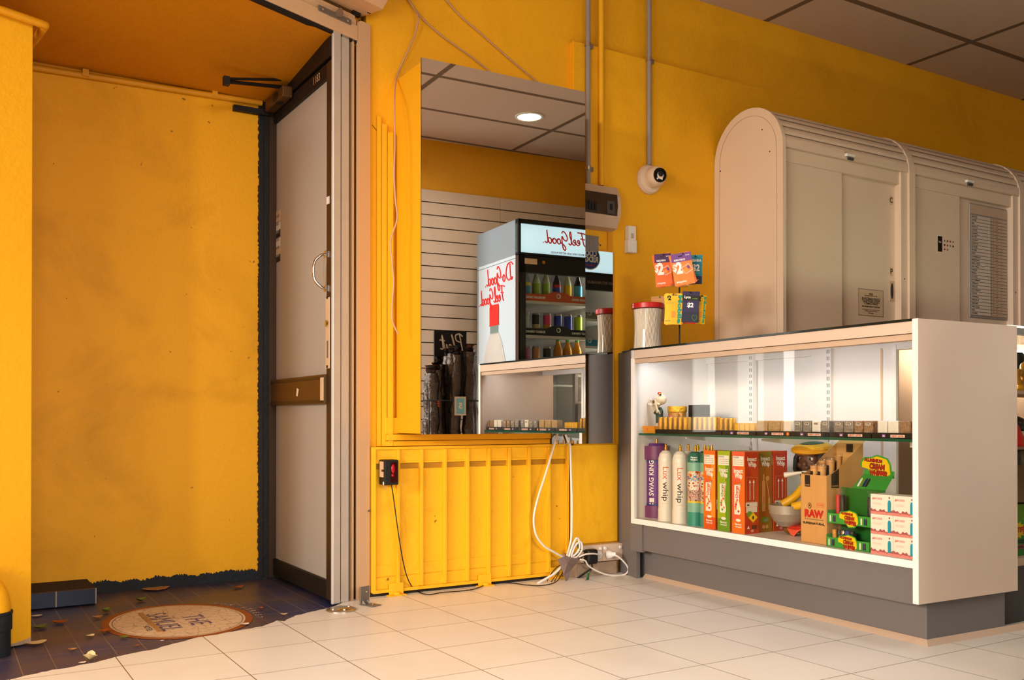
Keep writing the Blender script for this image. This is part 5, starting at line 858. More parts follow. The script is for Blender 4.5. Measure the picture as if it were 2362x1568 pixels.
def card(px0, px1, py0, py1, tilt, label, paint, w=.06, depth_n=1, name='sim_card_pack', turn=0):
    cx_, cy_ = (px0+px1)/2, (py0+py1)/2; q = CL(cx_, cy_, w); p = CP(w, q.y, q.z); dist = (p-Vector((0, 0, H))).dot(FW); sc_ = dist/F
    az = math.degrees(math.atan2(-p.x, p.y))               # turned to the customer side of the rack
    t = thing(name, label, 'sim card pack', p, az+turn, 'sim card packs on the counter rack'); wd, ht = (px1-px0)*sc_/math.cos(math.radians(turn)), (py1-py0)*sc_
    R = RY(-tilt); m = MB(); paint(m, R, wd/2, ht/2); m.build('card', t, 0)
    m = MB(); m.cyl((0, .0, ht/2-.008), (0, .05, ht/2-.004), .0015, 'black', 6); m.cyl((0, 0, ht/2-.008), (0, -.012, ht/2-.002), .0015, 'black', 6); m.build('hook', t)
    return t
def rect(m, R, x0, x1, z0, z1, mt, y): m.quad([(x0, y, z0), (x1, y, z0), (x1, y, z1), (x0, y, z1)], mt, R)
def slabs(m, R, a, b, mt, n=3):
    for k in range(n): m.box(-a, a, .0+.003*k, .0016+.003*k, -b, b, mt, RY(-3*k if k else 0) @ R)
def amay(mt, top):
    def f(m, R, a, b):
        slabs(m, R, a, b, mt, 4); rect(m, R, -a, a, b*.46, b, top, -.0004); m.text('MOBILE PREPAID', R @ front(-a*.2, b*.58, -.0008), .011, 'white_print', .03, fit=a*1.1); m.text('auto sim', R @ front(a*.62, b*.84, -.0008), .008, 'white_print', .02, fit=a*.4)
        rect(m, R, -a*.3, a*.15, b*.78, b*.84, 'ink', -.0008); m.text('$', R @ front(-a*.78, .1*b, -.0008), b*.62, 'white_print', .03, sx=.7); m.text('2', R @ front(-a*.33, .05*b, -.0008), b*.95, 'white_print', .05, sx=.75)
        A = R @ front(a*.42, -b*.02, -.0008) @ RZ(25)
        for x0, x1, z0, z1 in ((-.42, .42, .2, .24), (-.42, .42, -.24, -.2), (-.42, -.38, -.24, .24), (.38, .42, -.24, .24)): m.quad([(x0*a, z0*b, 0), (x1*a, z0*b, 0), (x1*a, z1*b, 0), (x0*a, z1*b, 0)], 'paper', A)
        m.prism(ellpoly(a*.13, b*.11, 14), 0, .0003, 'lilac', A @ T(a*.2, b*.04, 0)); m.prism(ellpoly(a*.2, b*.12, 14), 0, .0003, 'orange_lite', A @ T(-a*.15, -b*.03, 0))
        for k in range(8): m.quad([(a*.5, -.012*a, 0), (a*.68, 0, 0), (a*.5, .012*a, 0)], 'paper', A @ RZ(45*k+20))
        m.text('amaysim', R @ front(-a*.3, -b*.78, -.0008), .014, 'white_print', .02, fit=a*1.0)
    return f
def leb(m, R, a, b):
    slabs(m, R, a, b, 'card_teal', 2); rect(m, R, -a, a, -b, -b*.45, 'card_navy', -.0004); m.text('LEBARA', R @ front(a*.0, b*.62, -.0008), .016, 'white_print', .04, fit=a*1.7); m.text('$2', R @ front(a*.1, b*.1, -.0008), b*.62, 'white_print', .04, fit=a*1.1); rect(m, R, -a*.6, a*.7, -b*.25, -b*.24, 'white_print', -.0008); m.text('prepaid', R @ front(a*.2, -b*.7, -.0008), .007, 'white_print', .01); rect(m, R, -a*.2, a*.2, b*.86, b*.9, 'ink', -.0008)
def mob(m, R, a, b):
    slabs(m, R, a, b, 'card_yellow', 3); m.text('$', R @ front(-a*.74, b*.76, -.0008), .014, 'ink', .02); m.text('2', R @ front(-a*.52, b*.7, -.0008), .028, 'ink', .04); rect(m, R, -a*.3, a*.35, b*.88, b*.93, 'ink', -.0008)
    for k in range(3): rect(m, R, -a*.85, -a*.0, b*(.45-.06*k), b*(.46-.06*k), 'ink_soft', -.0008)
    m.text('Mobile', R @ front(a*.7, 0, -.0009) @ RZ(-90), a*.62, 'teal_ink', .05, fit=b*1.85); rect(m, R, -a*.2, a*.25, -b*.55, -b*.15, 'orange_lite', -.0006); m.text('sim kit', R @ front(-a*.6, -b*.78, -.0008), .008, 'ink_soft', .02)
def lyca(m, R, a, b):
    slabs(m, R, a, b, 'card_navy', 2); rect(m, R, -a, a, -b, -b*.35, 'card_night', -.0004); rect(m, R, -a, a, b*.42, b*.74, 'ink', -.0004); m.text('Lyca', R @ front(-a*.45, b*.62, -.0008), .015, 'white_print', .03); m.text('mobile', R @ front(a*.45, b*.55, -.0008), .008, 'green_leafy', .02); m.text('$2', R @ front(-a*.05, b*.1, -.0008), .026, 'white_print', .04); rect(m, R, -a*.3, a*.2, b*.86, b*.92, 'ink', -.0008)
    h = [(0, -.3), (.16, -.1), (.15, .06), (.06, .1), (0, .02), (-.06, .1), (-.15, .06), (-.16, -.1)]; A = R @ front(a*.55, -b*.62, -.0008); pts = [A @ Vector((x*a*1.8, y*a*1.8, 0)) for x, y in h]+[A @ Vector((0, -.3*a*1.8, 0))]; m.tube(pts, .001, 'green_leafy', 5)
def lyca_back(m, R, a, b): slabs(m, R, a, b, 'card_teal', 1)
def tanleb(m, R, a, b): slabs(m, R, a, b, 'kraft', 1); m.text('LEBARA', R @ front(a*.1, b*.2, -.0008), .016, 'white_print', .04, fit=a*1.6)
def redc(m, R, a, b): slabs(m, R, a, b, 'red', 1)
card(1588, 1619, 588, 655, -2, 'teal sim card pack, right behind the two orange packs', leb, .13)
card(1511, 1549, 585, 661, 3, 'orange and purple two dollar sim card pack at the wall side of the rack', amay('card_orange', 'plum'), .05)
card(1552, 1598, 583, 657, 8, 'lighter orange two dollar sim card pack hanging tilted in front of the teal one', amay('card_orange2', 'lilac'), .035)
card(1503, 1540, 683, 740, 2, 'tan sim card pack half hidden behind the straw jar', tanleb, .21)
card(1567, 1612, 690, 746, -6, 'red sim card pack peeping out below the dark blue pack', redc, .12)
card(1534, 1573, 677, 748, -3, 'bright yellow sim card pack beside the straw jar', mob, .05)
card(1607, 1627, 680, 747, -5, 'yellow sim card pack turned edgewise at the cabinet side of the rack', mob, .09, turn=30)
card(1574, 1612, 672, 743, -4, 'dark blue sim card pack between the two yellow packs', lyca, .04)
m = MB()
for z in (zk(660), zk(745)):
    for a in range(0, 360, 60): m.cyl((0, 0, z), (.05*math.cos(math.radians(a)), .05*math.sin(math.radians(a)), z+.004), .005, 'clear_plastic', 8)
m.build('peg', rk)
# ------------------------------------------------------------------ roller cabinets on the wall
KX, KF = 3.4835, 3.196; KB = WY-.001; arc_c, arc_r = (KF+KB)/2+.0, (KB-KF)/2; z0c = 2.065; KZ = .93
def arcpts(y_in=0.0, n=18):
    r = arc_r-y_in; return [(arc_c-r*math.cos(PI*i/n), z0c+r*1.0*math.sin(PI*i/n)) for i in range(n+1)]
def cabinet(x0, x1, first, label, price):
    t = thing('roller_cabinet', label, 'cabinet', (0, 0, 0)); th = .022
    def side(xa, xb, nm):
        m = MB(); pts = [(KF+.0, KZ)]+arcpts()+[(KB, KZ)]
        m.prism(pts, xa, xb, 'cream', RZ(90) @ RX(90)); 
        if first: inn = [(KF+.04, KZ+.02)]+[(arc_c-(arc_r-.04)*math.cos(PI*i/20), z0c+(arc_r-.04)*math.sin(PI*i/20)) for i in range(21)]+[(KB-.03, KZ+.02)]; m.tube([(xa-.0002, y, z) for y, z in inn], .0012, 'cream_dark', 4)
        if first:
            for y, z in ((3.33, 2.17), (3.28, 2.05), (3.62, 2.03)): m.ell((xa, y, z), (.001, .004, .004), 'ink', 8, 5)
        m.build(nm, t, .006)
    if first: side(x0, x0+th, 'side_panel')
    side(x1-.0, x1+.05, 'side_panel')
    m = MB(); n = 9; A0, A1 = 2, 112
    for i in range(n):
        a, b = math.radians(A0+(A1-A0)*i/n), math.radians(A0+(A1-A0)*(i+1)/n); prof = []
        for k, rr in enumerate((.985, 1.0, 1.0, .985)):
            q = a+(b-a)*(.06+.88*(k/3)); prof.append((arc_c-arc_r*rr*.985*math.cos(q), z0c+arc_r*rr*.985*math.sin(q)))
        for p, q in zip(prof, prof[1:]): m.quad([(x0+th, p[0], p[1]), (x1, p[0], p[1]), (x1, q[0], q[1]), (x0+th, q[0], q[1])], 'cream')
        e = (arc_c-arc_r*.955*math.cos(b), z0c+arc_r*.955*math.sin(b)); m.quad([(x0+th, prof[3][0], prof[3][1]), (x1, prof[3][0], prof[3][1]), (x1, e[0], e[1]), (x0+th, e[0], e[1])], 'cream_dark')
    sk_ = [(arc_c-arc_r*.955*math.cos(math.radians(q)), z0c+arc_r*.955*math.sin(math.radians(q))) for q in range(0, 181, 10)]
    for a, b in zip(sk_, sk_[1:]): m.quad([(x0+th, a[0], a[1]), (x1, a[0], a[1]), (x1, b[0], b[1]), (x0+th, b[0], b[1])], 'cream_dark')
    m.box(x0+th, x1, KF+.004, KF+.03, 2.06, 2.082, 'cream'); m.build('roller_shutter', t)
    xm = (x0+x1)/2; m = MB(); m.box(xm-.03, xm+.03, KF-.012, KF+.01, 2.072, 2.086, 'white'); m.box(xm-.02, xm+.02, KF-.012, KF-.002, 2.055, 2.068, 'grey_dark'); m.build('shutter_catch', t, .001)
    m = MB(); m.box(x0+th, x1-.03, KF+.022, KF+.05, 1.995, 2.06, 'cream'); m.build('head_rail', t, .002)
    m = MB(); m.box(x1-.055, x1, KF+.012, KF+.06, KZ, 2.06, 'cream'); m.ell((x1-.028, KF+.012, 1.49), (.004, .002, .004), 'ink', 8, 5); m.build('end_stile', t, .002)
    xd = x0+.46
    m = MB(); m.box(x0+th, xd, KF+.03, KF+.045, KZ, 2.0, 'cream'); m.box(x0+th+.004, x0+th+.012, KF+.028, KF+.031, 1.30, 1.42, 'grey_mid'); m.build('sliding_door', t, .001)
    m = MB(); m.box(xd-.03, x1-.055, KF+.05, KF+.065, KZ, 2.0, 'cream')
    if not price:
        for ch, py in (('C', 466), ('P', 629)): z = PY(2076, py, KF+.05).z; x = x1-.085; m.quad([(x-.014, KF+.0495, z-.024), (x+.014, KF+.0495, z-.024), (x+.014, KF+.0495, z+.024), (x-.014, KF+.0495, z+.024)], 'paper_tan'); m.text(ch, front(x, z, KF+.049), .04, 'ink', .02)
    else: z = PY(2331, 594, KF+.05).z; x = x1-.085; m.quad([(x-.014, KF+.0495, z-.02), (x+.014, KF+.0495, z-.02), (x+.014, KF+.0495, z+.02), (x-.014, KF+.0495, z+.02)], 'paper_tan'); m.text('R', front(x, z, KF+.049), .034, 'ink', .02)
    sd = m.build('sliding_door', t, .001)
    m = MB(); x = x1-.085; m.box(x-.02, x+.02, KF+.046, KF+.0502, 1.37, 1.48, 'cream_dark'); m.prism(ellpoly(.010, .042, 20), 0, .002, 'black', T(x, KF+.047, 1.425) @ RX(90)); m.build('finger_pull', sd, .001)
    m = MB(); m.box(x0+th, x1, KF+.07, KB, KZ, KZ+.02, 'cream'); m.box(x0+(0 if first else th), x1+.05, KF+.02, KB, .0, KZ, 'cream_dark'); m.build('base_carcass', t)
    return t
X1, X2 = PY(2098, 500, KF).x, PY(2353, 450, KF).x; P2 = X2-X1
cabinet(KX, X1, True, 'cream roller top wall cabinet with tan notice on its sliding door', False)
cabinet(X1+.05-.022, X2, False, 'second cream roller cabinet carrying the long price board', True)
cabinet(X2+.05-.022, X2+P2, False, 'cream roller cabinet beyond the one with the price board, above the grey showcase', True)
n0, n1 = PY(1979, 664, KF+.05), PY(2037, 668, KF+.05); zb0 = PY(1979, 727, KF+.05).z
nt = thing('notice_sheet', 'tan paper notice about selling tobacco stuck on the first cabinet door', 'notice', ((n0.x+n1.x)/2, KF+.0495, (n0.z+zb0)/2)); w_, h_ = (n1.x-n0.x)/2, (n0.z-zb0)/2
m = MB(); m.box(-w_, w_, -.001, 0, -h_, h_, 'paper_tan')
for x0, x1, z0, z1 in ((-w_, w_, h_-.004, h_-.001), (-w_, w_, -h_+.001, -h_+.004), (-w_+.001, -w_+.004, -h_, h_), (w_-.004, w_-.001, -h_, h_)): m.quad([(x0, -.0013, z0), (x1, -.0013, z0), (x1, -.0013, z1), (x0, -.0013, z1)], 'ink_soft')
for st, z, f_, s_ in (('NOTICE', .62, .3, .014), ('Public Health (Tobacco) Act 2008', .5, 1.0, .007), ('SELLING TOBACCO PRODUCTS', .30, 1.45, .012), ('OR E-CIGARETTES TO PERSONS', .17, 1.45, .012), ('UNDER 18 YEARS OF AGE IS', .04, 1.3, .012), ('A CRIMINAL OFFENCE', -.09, 1.05, .012), ('MAXIMUM PENALTY $550,000', -.3, 1.4, .011), ('It is an offence to purchase tobacco for minors', -.52, 1.35, .006), ('penalties apply to all persons', -.62, 1.0, .006), ('NSW Health', -.78, .4, .008)): m.text(st, front(0, z*h_, -.0015), s_, 'ink', .03, fit=f_*w_)
m.build('sheet', nt)
p0, p1 = PY(2235, 467, KF+.045), PY(2321, 487, KF+.045); pb = PY(2235, 731, KF+.045).z
pbd = thing('price_board', 'tall grey price board with many name strips on the second cabinet door', 'price board', ((p0.x+p1.x)/2, KF+.048, (p0.z+pb)/2)); w_, h_ = (p1.x-p0.x)/2, (p0.z-pb)/2
m = MB(); m.box(-w_, w_, -.008, 0, -h_, h_, 'pvc_grey'); m.build('board', pbd, .006); m = MB(); m.box(-w_+.008, w_-.008, -.0094, -.008, h_-.06, h_-.008, 'cream_dark')
nm = ['BRANDS', 'ALPINE', 'B&H', 'BOND ST', 'CHOICE', 'DUNHILL', 'ESCORT', 'HOLIDAY', 'HORIZON', 'JPS BLUE', 'JPS RED', 'KENT', 'LONGBEACH', 'MARLBORO', 'MARL GOLD', 'PALL MALL', 'PARKER', 'PETER J', 'PJ GOLD', 'ROTHMANS', 'STERLING', 'STRAND', 'STUYVESANT', 'VOGUE', 'WINFIELD', 'WIN BLUE', 'WIN RED', 'WIN GOLD', 'ZEN', 'OTHERS']
for i, s_ in enumerate(nm):
    z = h_-.078-(2*h_-.09)*i/(len(nm)-1)*.98; L_ = .03+.011*len(s_)*.75; m.quad([(-w_+.008, -.0096, z-.008), (w_*.08, -.0096, z-.008), (w_*.08, -.0096, z+.008), (-w_+.008, -.0096, z+.008)], 'strip'); m.quad([(w_*.12, -.0096, z-.008), (w_-.008, -.0096, z-.008), (w_-.008, -.0096, z+.008), (w_*.12, -.0096, z+.008)], 'cream_dark')
    v, f = text_geo(s_, .03, 0, 1); ww = max(p[0] for p in v)-min(p[0] for p in v); tw = min(.0125*ww*1.15, w_*.95); m.text(s_, front(-w_+.014+tw/2, z, -.010), .0125, 'ink', .03, fit=tw)
    for x, t_ in ((.22, '%d' % (20+i % 3*5)), (.42, '%d.%d' % (30+i*7 % 19, i*3 % 10)), (.68, '%d' % (3+i % 5))): m.text(t_, front(w_*x, z, -.010), .011, 'ink_soft', .02)
    m.quad([(-w_+.006, -.0098, z-.0105), (w_-.006, -.0098, z-.0105), (w_-.006, -.0098, z-.009), (-w_+.006, -.0098, z-.009)], 'ink_soft')
m.build('name_strip', pbd)['kind'] = 'stuff'
s0 = PY(2163, 548, KF+.03); st = thing('door_sticker', 'small black and clear sticker with tiny icons on the second cabinet door', 'sticker', (s0.x, KF+.0298, s0.z))
m = MB(); m.quad([(0, 0, -.075), (.04, 0, -.075), (.04, 0, .01), (0, 0, .01)], 'black'); m.text('Sign', front(.02, -.022, -.0004), .014, 'white_print', .02)
for r_ in range(3):
    for c_ in range(4):
        if c_ < (4, 4, 2)[r_]: m.quad([(.055+.026*c_, 0, -.006-.024*r_), (.068+.026*c_, 0, -.006-.024*r_), (.068+.026*c_, 0, -.016-.024*r_), (.055+.026*c_, 0, -.016-.024*r_)], ('ink_soft', 'bronze', 'red_deep')[(r_+c_) % 3])
m.build('sticker_face', st)
# ------------------------------------------------------------------ corner showcase past the end panel
Y2 = 1.985; c0 = PY(2325, 748, Y2); sx0 = c0.x; sx1 = sx0+1.3
sc2 = thing('grey_showcase', 'grey framed glass showcase continuing past the white counter end panel', 'showcase', (sx0, Y2, 0)); SW = 1.3
tz = 1.078; pz = PY(2340, 770, Y2).z
fw = PY(2334, 1000, Y2).x-sx0
m = MB(); m.box(0, SW, 0, .03, pz, tz, 'grey_mid'); m.box(0, fw, 0, .03, .205, tz, 'grey_mid'); m.box(0, SW, 0, .03, .205, .235, 'cream_dark'); m.box(SW-fw, SW, 0, .03, .205, tz, 'grey_mid'); m.build('front_frame', sc2, .002)
m = MB(); m.box(fw, SW-fw, .012, .017, .235, pz, 'case_glass'); m.build('front_glass', sc2)
m = MB(); m.box(-.05, SW, .005, .48, .0, .205, 'grey_dark'); m.build('plinth', sc2)
m = MB(); m.box(0, SW, .03, .48, .205, .225, 'cream_dark'); m.box(0, SW, .455, .46, .225, tz, 'cream_dark'); m.build('carcass', sc2); m = MB(); m.box(-.0, SW, .0, .48, tz, tz+.006, 'shelf_glass'); m.build('glass_top', sc2)
zs1, zs2 = PY(2345, 901, Y2+.06).z, PY(2345, 1029, Y2+.06).z
for z in (zs1, zs2): m = MB(); m.box(.005, SW-.005, .05, .40, z-.012, z, 'cream_dark'); m.build('shelf', sc2, .001)
m = MB(); m.box(.02, SW-.02, .32, .34, 1.02, 1.035, 'led'); m.build('light_strip', sc2)
def g2(px, Y): return PY(px, 1000, Y).x
gx = g2(2356, Y2+.12); ga = thing('amber_ornament', 'curled amber glass pipe ornament on the upper shelf of the grey showcase', 'glass pipe', (gx, Y2+.12, zs1))
m = MB(); zf = lambda y_: PY(2350, y_, Y2+.12).z-zs1
m.lathe([(.03, 0), (.034, .012), (.02, .022), (.016, .03)], 20, 'amber_glass'); m.tube(smooth_path([(0, 0, .02), (-.028, 0, zf(870)), (-.03, 0, zf(858)), (-.012, 0, zf(858)), (-.008, 0, zf(868))], 5), .011, 'amber_glass', 12); m.tube(smooth_path([(.0, 0, .02), (.02, 0, .05), (.012, 0, .085), (.02, 0, zf(842)), (.045, 0, zf(838))], 5), .013, 'amber_glass', 12); m.build('glass_body', ga)
t = thing('black_tin', 'black tin behind the amber ornament in the grey showcase', 'tin', (g2(2341, Y2+.28), Y2+.28, zs1)); m = MB(); m.lathe([(.035, 0), (.037, .01), (.037, .16), (.03, .17), (0, .172)], 22, 'black'); m.build('tin_body', t)
t = thing('black_bag', 'black cloth bag lying on the middle shelf of the grey showcase', 'bag', (g2(2352, Y2+.12), Y2+.12, zs2)); m = MB(); m.box(-.05, .09, 0, .1, 0, .055, 'white'); m.build('white_carton', t, .003)
m = MB(); m.ell((.0, .04, .085), (.06, .06, .032), 'foil_black', 18, 10); m.ell((.05, .04, .075), (.06, .06, .022), 'foil_black', 18, 10); m.build('black_cloth', t)
t = thing('red_cone', 'red plastic cone standing before the white carton in the grey showcase', 'cone', (g2(2340, Y2+.07), Y2+.07, zs2)); m = MB(); hz_ = PY(2337, 975, Y2+.07).z-zs2; m.lathe([(.055, 0), (.055, .004), (.045, .01), (.008, hz_), (0, hz_+.002)], 26, 'red'); m.build('cone_body', t)
t = thing('clear_packet', 'crinkled clear packet hanging under the middle shelf of the grey showcase', 'packet', (g2(2356, Y2+.07), Y2+.062, zs2-.075)); m = MB(); m.box(-.025, .05, 0, .03, .004, .06, 'foil_black'); m.box(-.032, .056, -.004, .034, 0, .066, 'clear_plastic'); m.build('packet_body', t, .006)
t = thing('wire_basket', 'dark wire basket rim standing behind the green box in the grey showcase', 'basket', (g2(2370, Y2+.2), Y2+.2, .225)); m = MB(); m.tube([(.09*math.cos(2*PI*i/24), .06*math.sin(2*PI*i/24), .17) for i in range(25)], .004, 'bronze_dark', 6)
for i in range(12): a = 2*PI*i/12; m.cyl((.07*math.cos(a), .045*math.sin(a), 0), (.09*math.cos(a), .06*math.sin(a), .17), .0025, 'bronze_dark', 6)
m.build('wire_frame', t)
zg_ = .226; gb = thing('green_carton', 'green carton with red starburst lettering at the bottom of the grey showcase', 'carton', (g2(2334, Y2+.06), Y2+.06, zg_)); hgt = PY(2340, 1200, Y2+.06).z-zg_
m = MB(); m.box(0, .22, 0, .09, 0, hgt, 'green_card'); m.add([(0, 0, hgt), (.22, 0, hgt), (.22, .03, hgt+.002), (0, .09, hgt+.045), (.22, .09, hgt+.045)], [(0, 1, 2, 4, 3)], 'green_leafy')
sp = [((.05 if k % 2 else .036)*math.cos(2*PI*k/28)*1.2, (.05 if k % 2 else .036)*math.sin(2*PI*k/28)*.7) for k in range(28)]; m.prism(sp, 0, .0006, 'yellow_print', T(.03, -.0003, hgt*.72) @ RX(90)); m.text('CERTIFIED', front(.045, hgt*.72, -.0012), .026, 'red_print', .05); m.text('Vapouriser', front(.06, hgt*.42, -.0008), .028, 'card_night', .03); m.quad([(0, -.0006, hgt*.2), (.22, -.0006, hgt*.2), (.22, -.0006, hgt*.32), (0, -.0006, hgt*.32)], 'pink_dark'); m.text('charger kit', front(.06, hgt*.26, -.001), .014, 'ink', .02); m.build('carton_body', gb)
# ------------------------------------------------------------------ far side of the shop, seen in the mirrors
fA = MIR(3.496, 5.63); fB = MIR(3.454, 6.33)
def script(m, A, size, strokes, mt, r=.05):
    for s_ in strokes: m.tube([A @ Vector((p[0]*size, p[1]*size, 0)) for p in smooth_path([(x, y, 0) for x, y in s_], 4)], r*size, mt, 5)
def sh_(st, dx, dy=0): return [[(x+dx, y+dy) for x, y in s_] for s_ in st]
gD = [[(.32, .95), (.26, .4), (.18, .05), (.05, .02), (.0, .12), (.15, .12), (.45, .0), (.75, .2), (.8, .6), (.6, .95), (.2, 1.02), (-.1, .85)]]
go = [[(.2, .42), (.05, .3), (.02, .1), (.15, .0), (.3, .12), (.3, .32), (.2, .42), (.3, .3), (.45, .3)]]
gG = [[(.5, .85), (.4, 1.0), (.2, .9), (.02, .6), (.02, .35), (.15, .28), (.35, .42), (.48, .62), (.45, .1), (.35, -.35), (.18, -.45), (.12, -.3), (.3, -.05), (.6, .12)]]
gd_ = [[(.3, .38), (.12, .4), (.02, .2), (.1, .0), (.25, .08), (.4, .6), (.45, 1.02), (.38, .5), (.36, .1), (.48, .02), (.6, .12)]]
gF = [[(.05, .88), (.35, .98), (.9, 1.02)], [(.5, .98), (.4, .5), (.28, .1), (.15, -.02)], [(.2, .5), (.6, .56)]]
ge = [[(.0, .12), (.2, .22), (.25, .36), (.14, .42), (.05, .25), (.1, .04), (.25, .02), (.4, .15)]]
gl = [[(.0, .12), (.2, .6), (.24, .95), (.15, 1.0), (.08, .5), (.1, .06), (.22, .02), (.34, .12)]]
dot = [[(0, 0), (.02, .01), (.03, 0)]]
GOOD = gG+sh_(go, .58)+sh_(go, .98)+sh_(gd_, 1.38)+sh_(dot, 2.1)
DOGOOD = gD+sh_(go, .95)+sh_(GOOD, 1.55); FEELGOOD = gF+sh_(ge, .62)+sh_(ge, .98)+sh_(gl, 1.34)+sh_(GOOD, 1.8)
def fridge(loc, label, full):
    t = thing('drinks_fridge', label, 'fridge', loc, 180+OWA); FWd, D, HT = .70, .70, 2.15   # front -y, origin at front centre
    b = FWd/2; m = MB(); m.box(-b, b, .06, D, .0, HT, 'fridge_grey') if False else None
    m.box(-b, -b+.03, .045, D, .02, HT, 'fridge_grey'); m.box(b-.03, b, .045, D, .02, HT, 'fridge_grey'); m.box(-b, b, D-.03, D, .02, HT, 'fridge_grey'); m.box(-b, b, .045, D, HT-.25, HT, 'fridge_grey'); m.box(-b, b, .045, D, .02, .30, 'fridge_grey')
    m.box(b, b+.0006, .045, D, HT-.275, HT-.272, 'ink')
    MX = T(b+.001, 0, 0) @ RZ(90)
    if full:
        script(m, MX @ front(.09, 1.735, -.001), .122, DOGOOD, 'script_red', .04); script(m, MX @ front(.21, 1.60, -.001), .112, FEELGOOD, 'script_red', .04)
        A = MX @ front(.39, .30, -.0006); m.prism([(-.085, 1.13), (.085, 1.13), (.08, 1.145), (.08, 1.27), (.07, 1.285), (-.07, 1.285), (-.08, 1.27), (-.08, 1.145)], 0, .001, 'red', A); m.prism([(-.07, 1.07), (.07, 1.07), (.07, 1.13), (-.07, 1.13)], 0, .0006, 'bottle_clear', A)
        m.prism([(-.2, .35), (.2, .35), (.2, .72), (.19, .86), (.13, 1.0), (.07, 1.08), (-.07, 1.08), (-.13, 1.0), (-.19, .86), (-.2, .72)], 0, .0005, 'bottle_print', A)
    lg = T(0, 0, 0)
    if full: C_ = MX @ front(.30, .97, -.003); rr = .145
    else: C_ = front(.02, HT-.115, .017); rr = .1
    m.prism(ellpoly(rr, rr, 40), 0, .001, 'white_print', C_); m.prism(ellpoly(rr*.92, rr*.92, 40), 0, .0015, 'blue_print', C_); m.text('COOL', C_ @ T(0, rr*.32, .002), rr*.62, 'white_print', .04, fit=rr*1.35); m.text('RIDGE', C_ @ T(0, -rr*.16, .002), rr*.62, 'white_print', .04, fit=rr*1.6); m.text('AUSTRALIA', C_ @ T(0, -rr*.62, .002), rr*.2, 'red' if not full else 'white_print', .03)
    if full: m.text('100% RECYCLED', MX @ front(.36, .80, -.003), .042, 'red', .03); m.text('bottle made with recycled plastic', MX @ front(.36, .765, -.003), .02, 'red', .02)
    m.build('cabinet_body', t, .004)
    m = MB(); m.box(-b, b, .018, .045, HT-.235, HT-.03, 'header_glow')
    if full: script(m, front(-.22, HT-.15, .016), .092, FEELGOOD, 'script_red', .05); m.text('IT MAKES NEW AND BETTER PLACES', front(-.07, HT-.215, .0165), .018, 'ink_soft', .02)
    m.build('lit_header', t)
    m = MB(); m.box(-b, b, .0, .048, HT-.03, HT, 'black'); m.box(-b, -b+.02, .0, .048, HT-.25, HT, 'black'); m.box(b-.02, b, .0, .048, HT-.25, HT, 'black'); m.box(-b, b, .0, .045, HT-.25, HT-.235, 'black'); m.build('header_frame', t)
    d = thing; m = MB(); zb, zt = .30, HT-.255; m.box(-b, b, 0, .04, zt-.12, zt, 'black'); m.box(-b, b, 0, .04, zb, zb+.07, 'black'); m.box(-b, -b+.06, 0, .04, zb, zt, 'black'); m.box(b-.06, b, 0, .04, zb, zt, 'black'); m.box(b-.014, b+.0005, -.0, .0405, zb, zt, 'bronze'); 
    if full: m.box(b-.15, b-.05, -.001, .001, zt-.06, zt-.02, 'paper_tan'); m.lathe([(.012, 0), (.012, .004)], 14, 'brass', T(b-.2, -.001, zt-.04) @ RX(90))
    else: m.text('NO RETURNABLES', front(-b*.2, zt-.06, -.0006), .03, 'ink_soft', .02)
    m.build('door_frame', t, .002)
    m = MB(); m.box(-b+.055, b-.055, .015, .021, zb+.06, zt-.115, 'fridge_glass'); m.build('door_glass', t)
    m = MB(); m.box(-b+.03, b-.03, D-.06, D-.032, .3, HT-.25, 'fridge_in'); m.box(-b+.03, -b+.036, .05, D-.03, .3, HT-.25, 'white'); m.box(b-.036, b-.03, .05, D-.03, .3, HT-.25, 'fridge_in'); m.box(-b+.03, b-.03, .05, D-.03, HT-.262, HT-.25, 'white'); m.build('inner_lining', t)
    m = MB(); m.box(-b+.04, -b+.055, .05, .065, .4, HT-.3, 'led'); m.build('light_strip', t)
    return t, b, HT
pF = fA; xdir = Vector((math.cos(math.radians(OWA)), math.sin(math.radians(OWA)), 0)); ydir = Vector((-xdir.y, xdir.x, 0))
F1 = pF+xdir*.35; f1, fb_, FH = fridge(F1, 'tall drinks fridge with red script writing and a bottle picture on its grey side', True)
f2, _, _ = fridge(F1+xdir*.74, 'second drinks fridge with a round blue badge on its lit header', False)
def fl_at(fr_, x, y, z): return fr_.location+Matrix.Rotation(math.radians(180+OWA), 3, 'Z') @ Vector((x, y, 0))+Vector((0, 0, z))
def fshelf(fr_, z, mt, txt, arch=True):
    m = MB(); b = .35; m.box(-b+.04, b-.04, .06, .6, z-.012, z, 'white_gloss'); m.box(-b+.04, b-.04, .05, .06, z-.02, z+.0, 'white_gloss'); m.build('shelf', fr_)
    m = MB(); pts = [(-b+.05, 0), (b-.05, 0), (b-.05, .05)]+([(.1, .05), (.05, .072), (-.05, .072), (-.1, .05)] if arch else [])+[(-b+.05, .05)]; m.prism(pts, 0, .003, mt, T(0, .05, z) @ RX(90))
    for x in (-.19, .19): m.text(txt, front(x, z+.024, .0465), .022, 'white_print', .04, fit=.16)
    m.prism(ellpoly(.018, .018, 18), 0, .001, 'white_print', T(0, .0468, z+.042) @ RX(90)); m.prism(ellpoly(.011, .011, 18), 0, .0015, mt, T(.003, .0466, z+.042) @ RX(90)); m.build('shelf_label', fr_)
zA, zB_, zC_ = 1.585, 1.34, 1.10
fshelf(f1, zA, 'orange_deep', 'SPARKLING DRINKS'); fshelf(f1, zB_, 'black', 'ENERGY DRINKS'); fshelf(f1, zC_, 'black', 'JUICES'); fshelf(f2, 1.55, 'pvc_grey', 'MILK', False); fshelf(f2, 1.33, 'label_blue', 'CUP OF THE DAY', False)
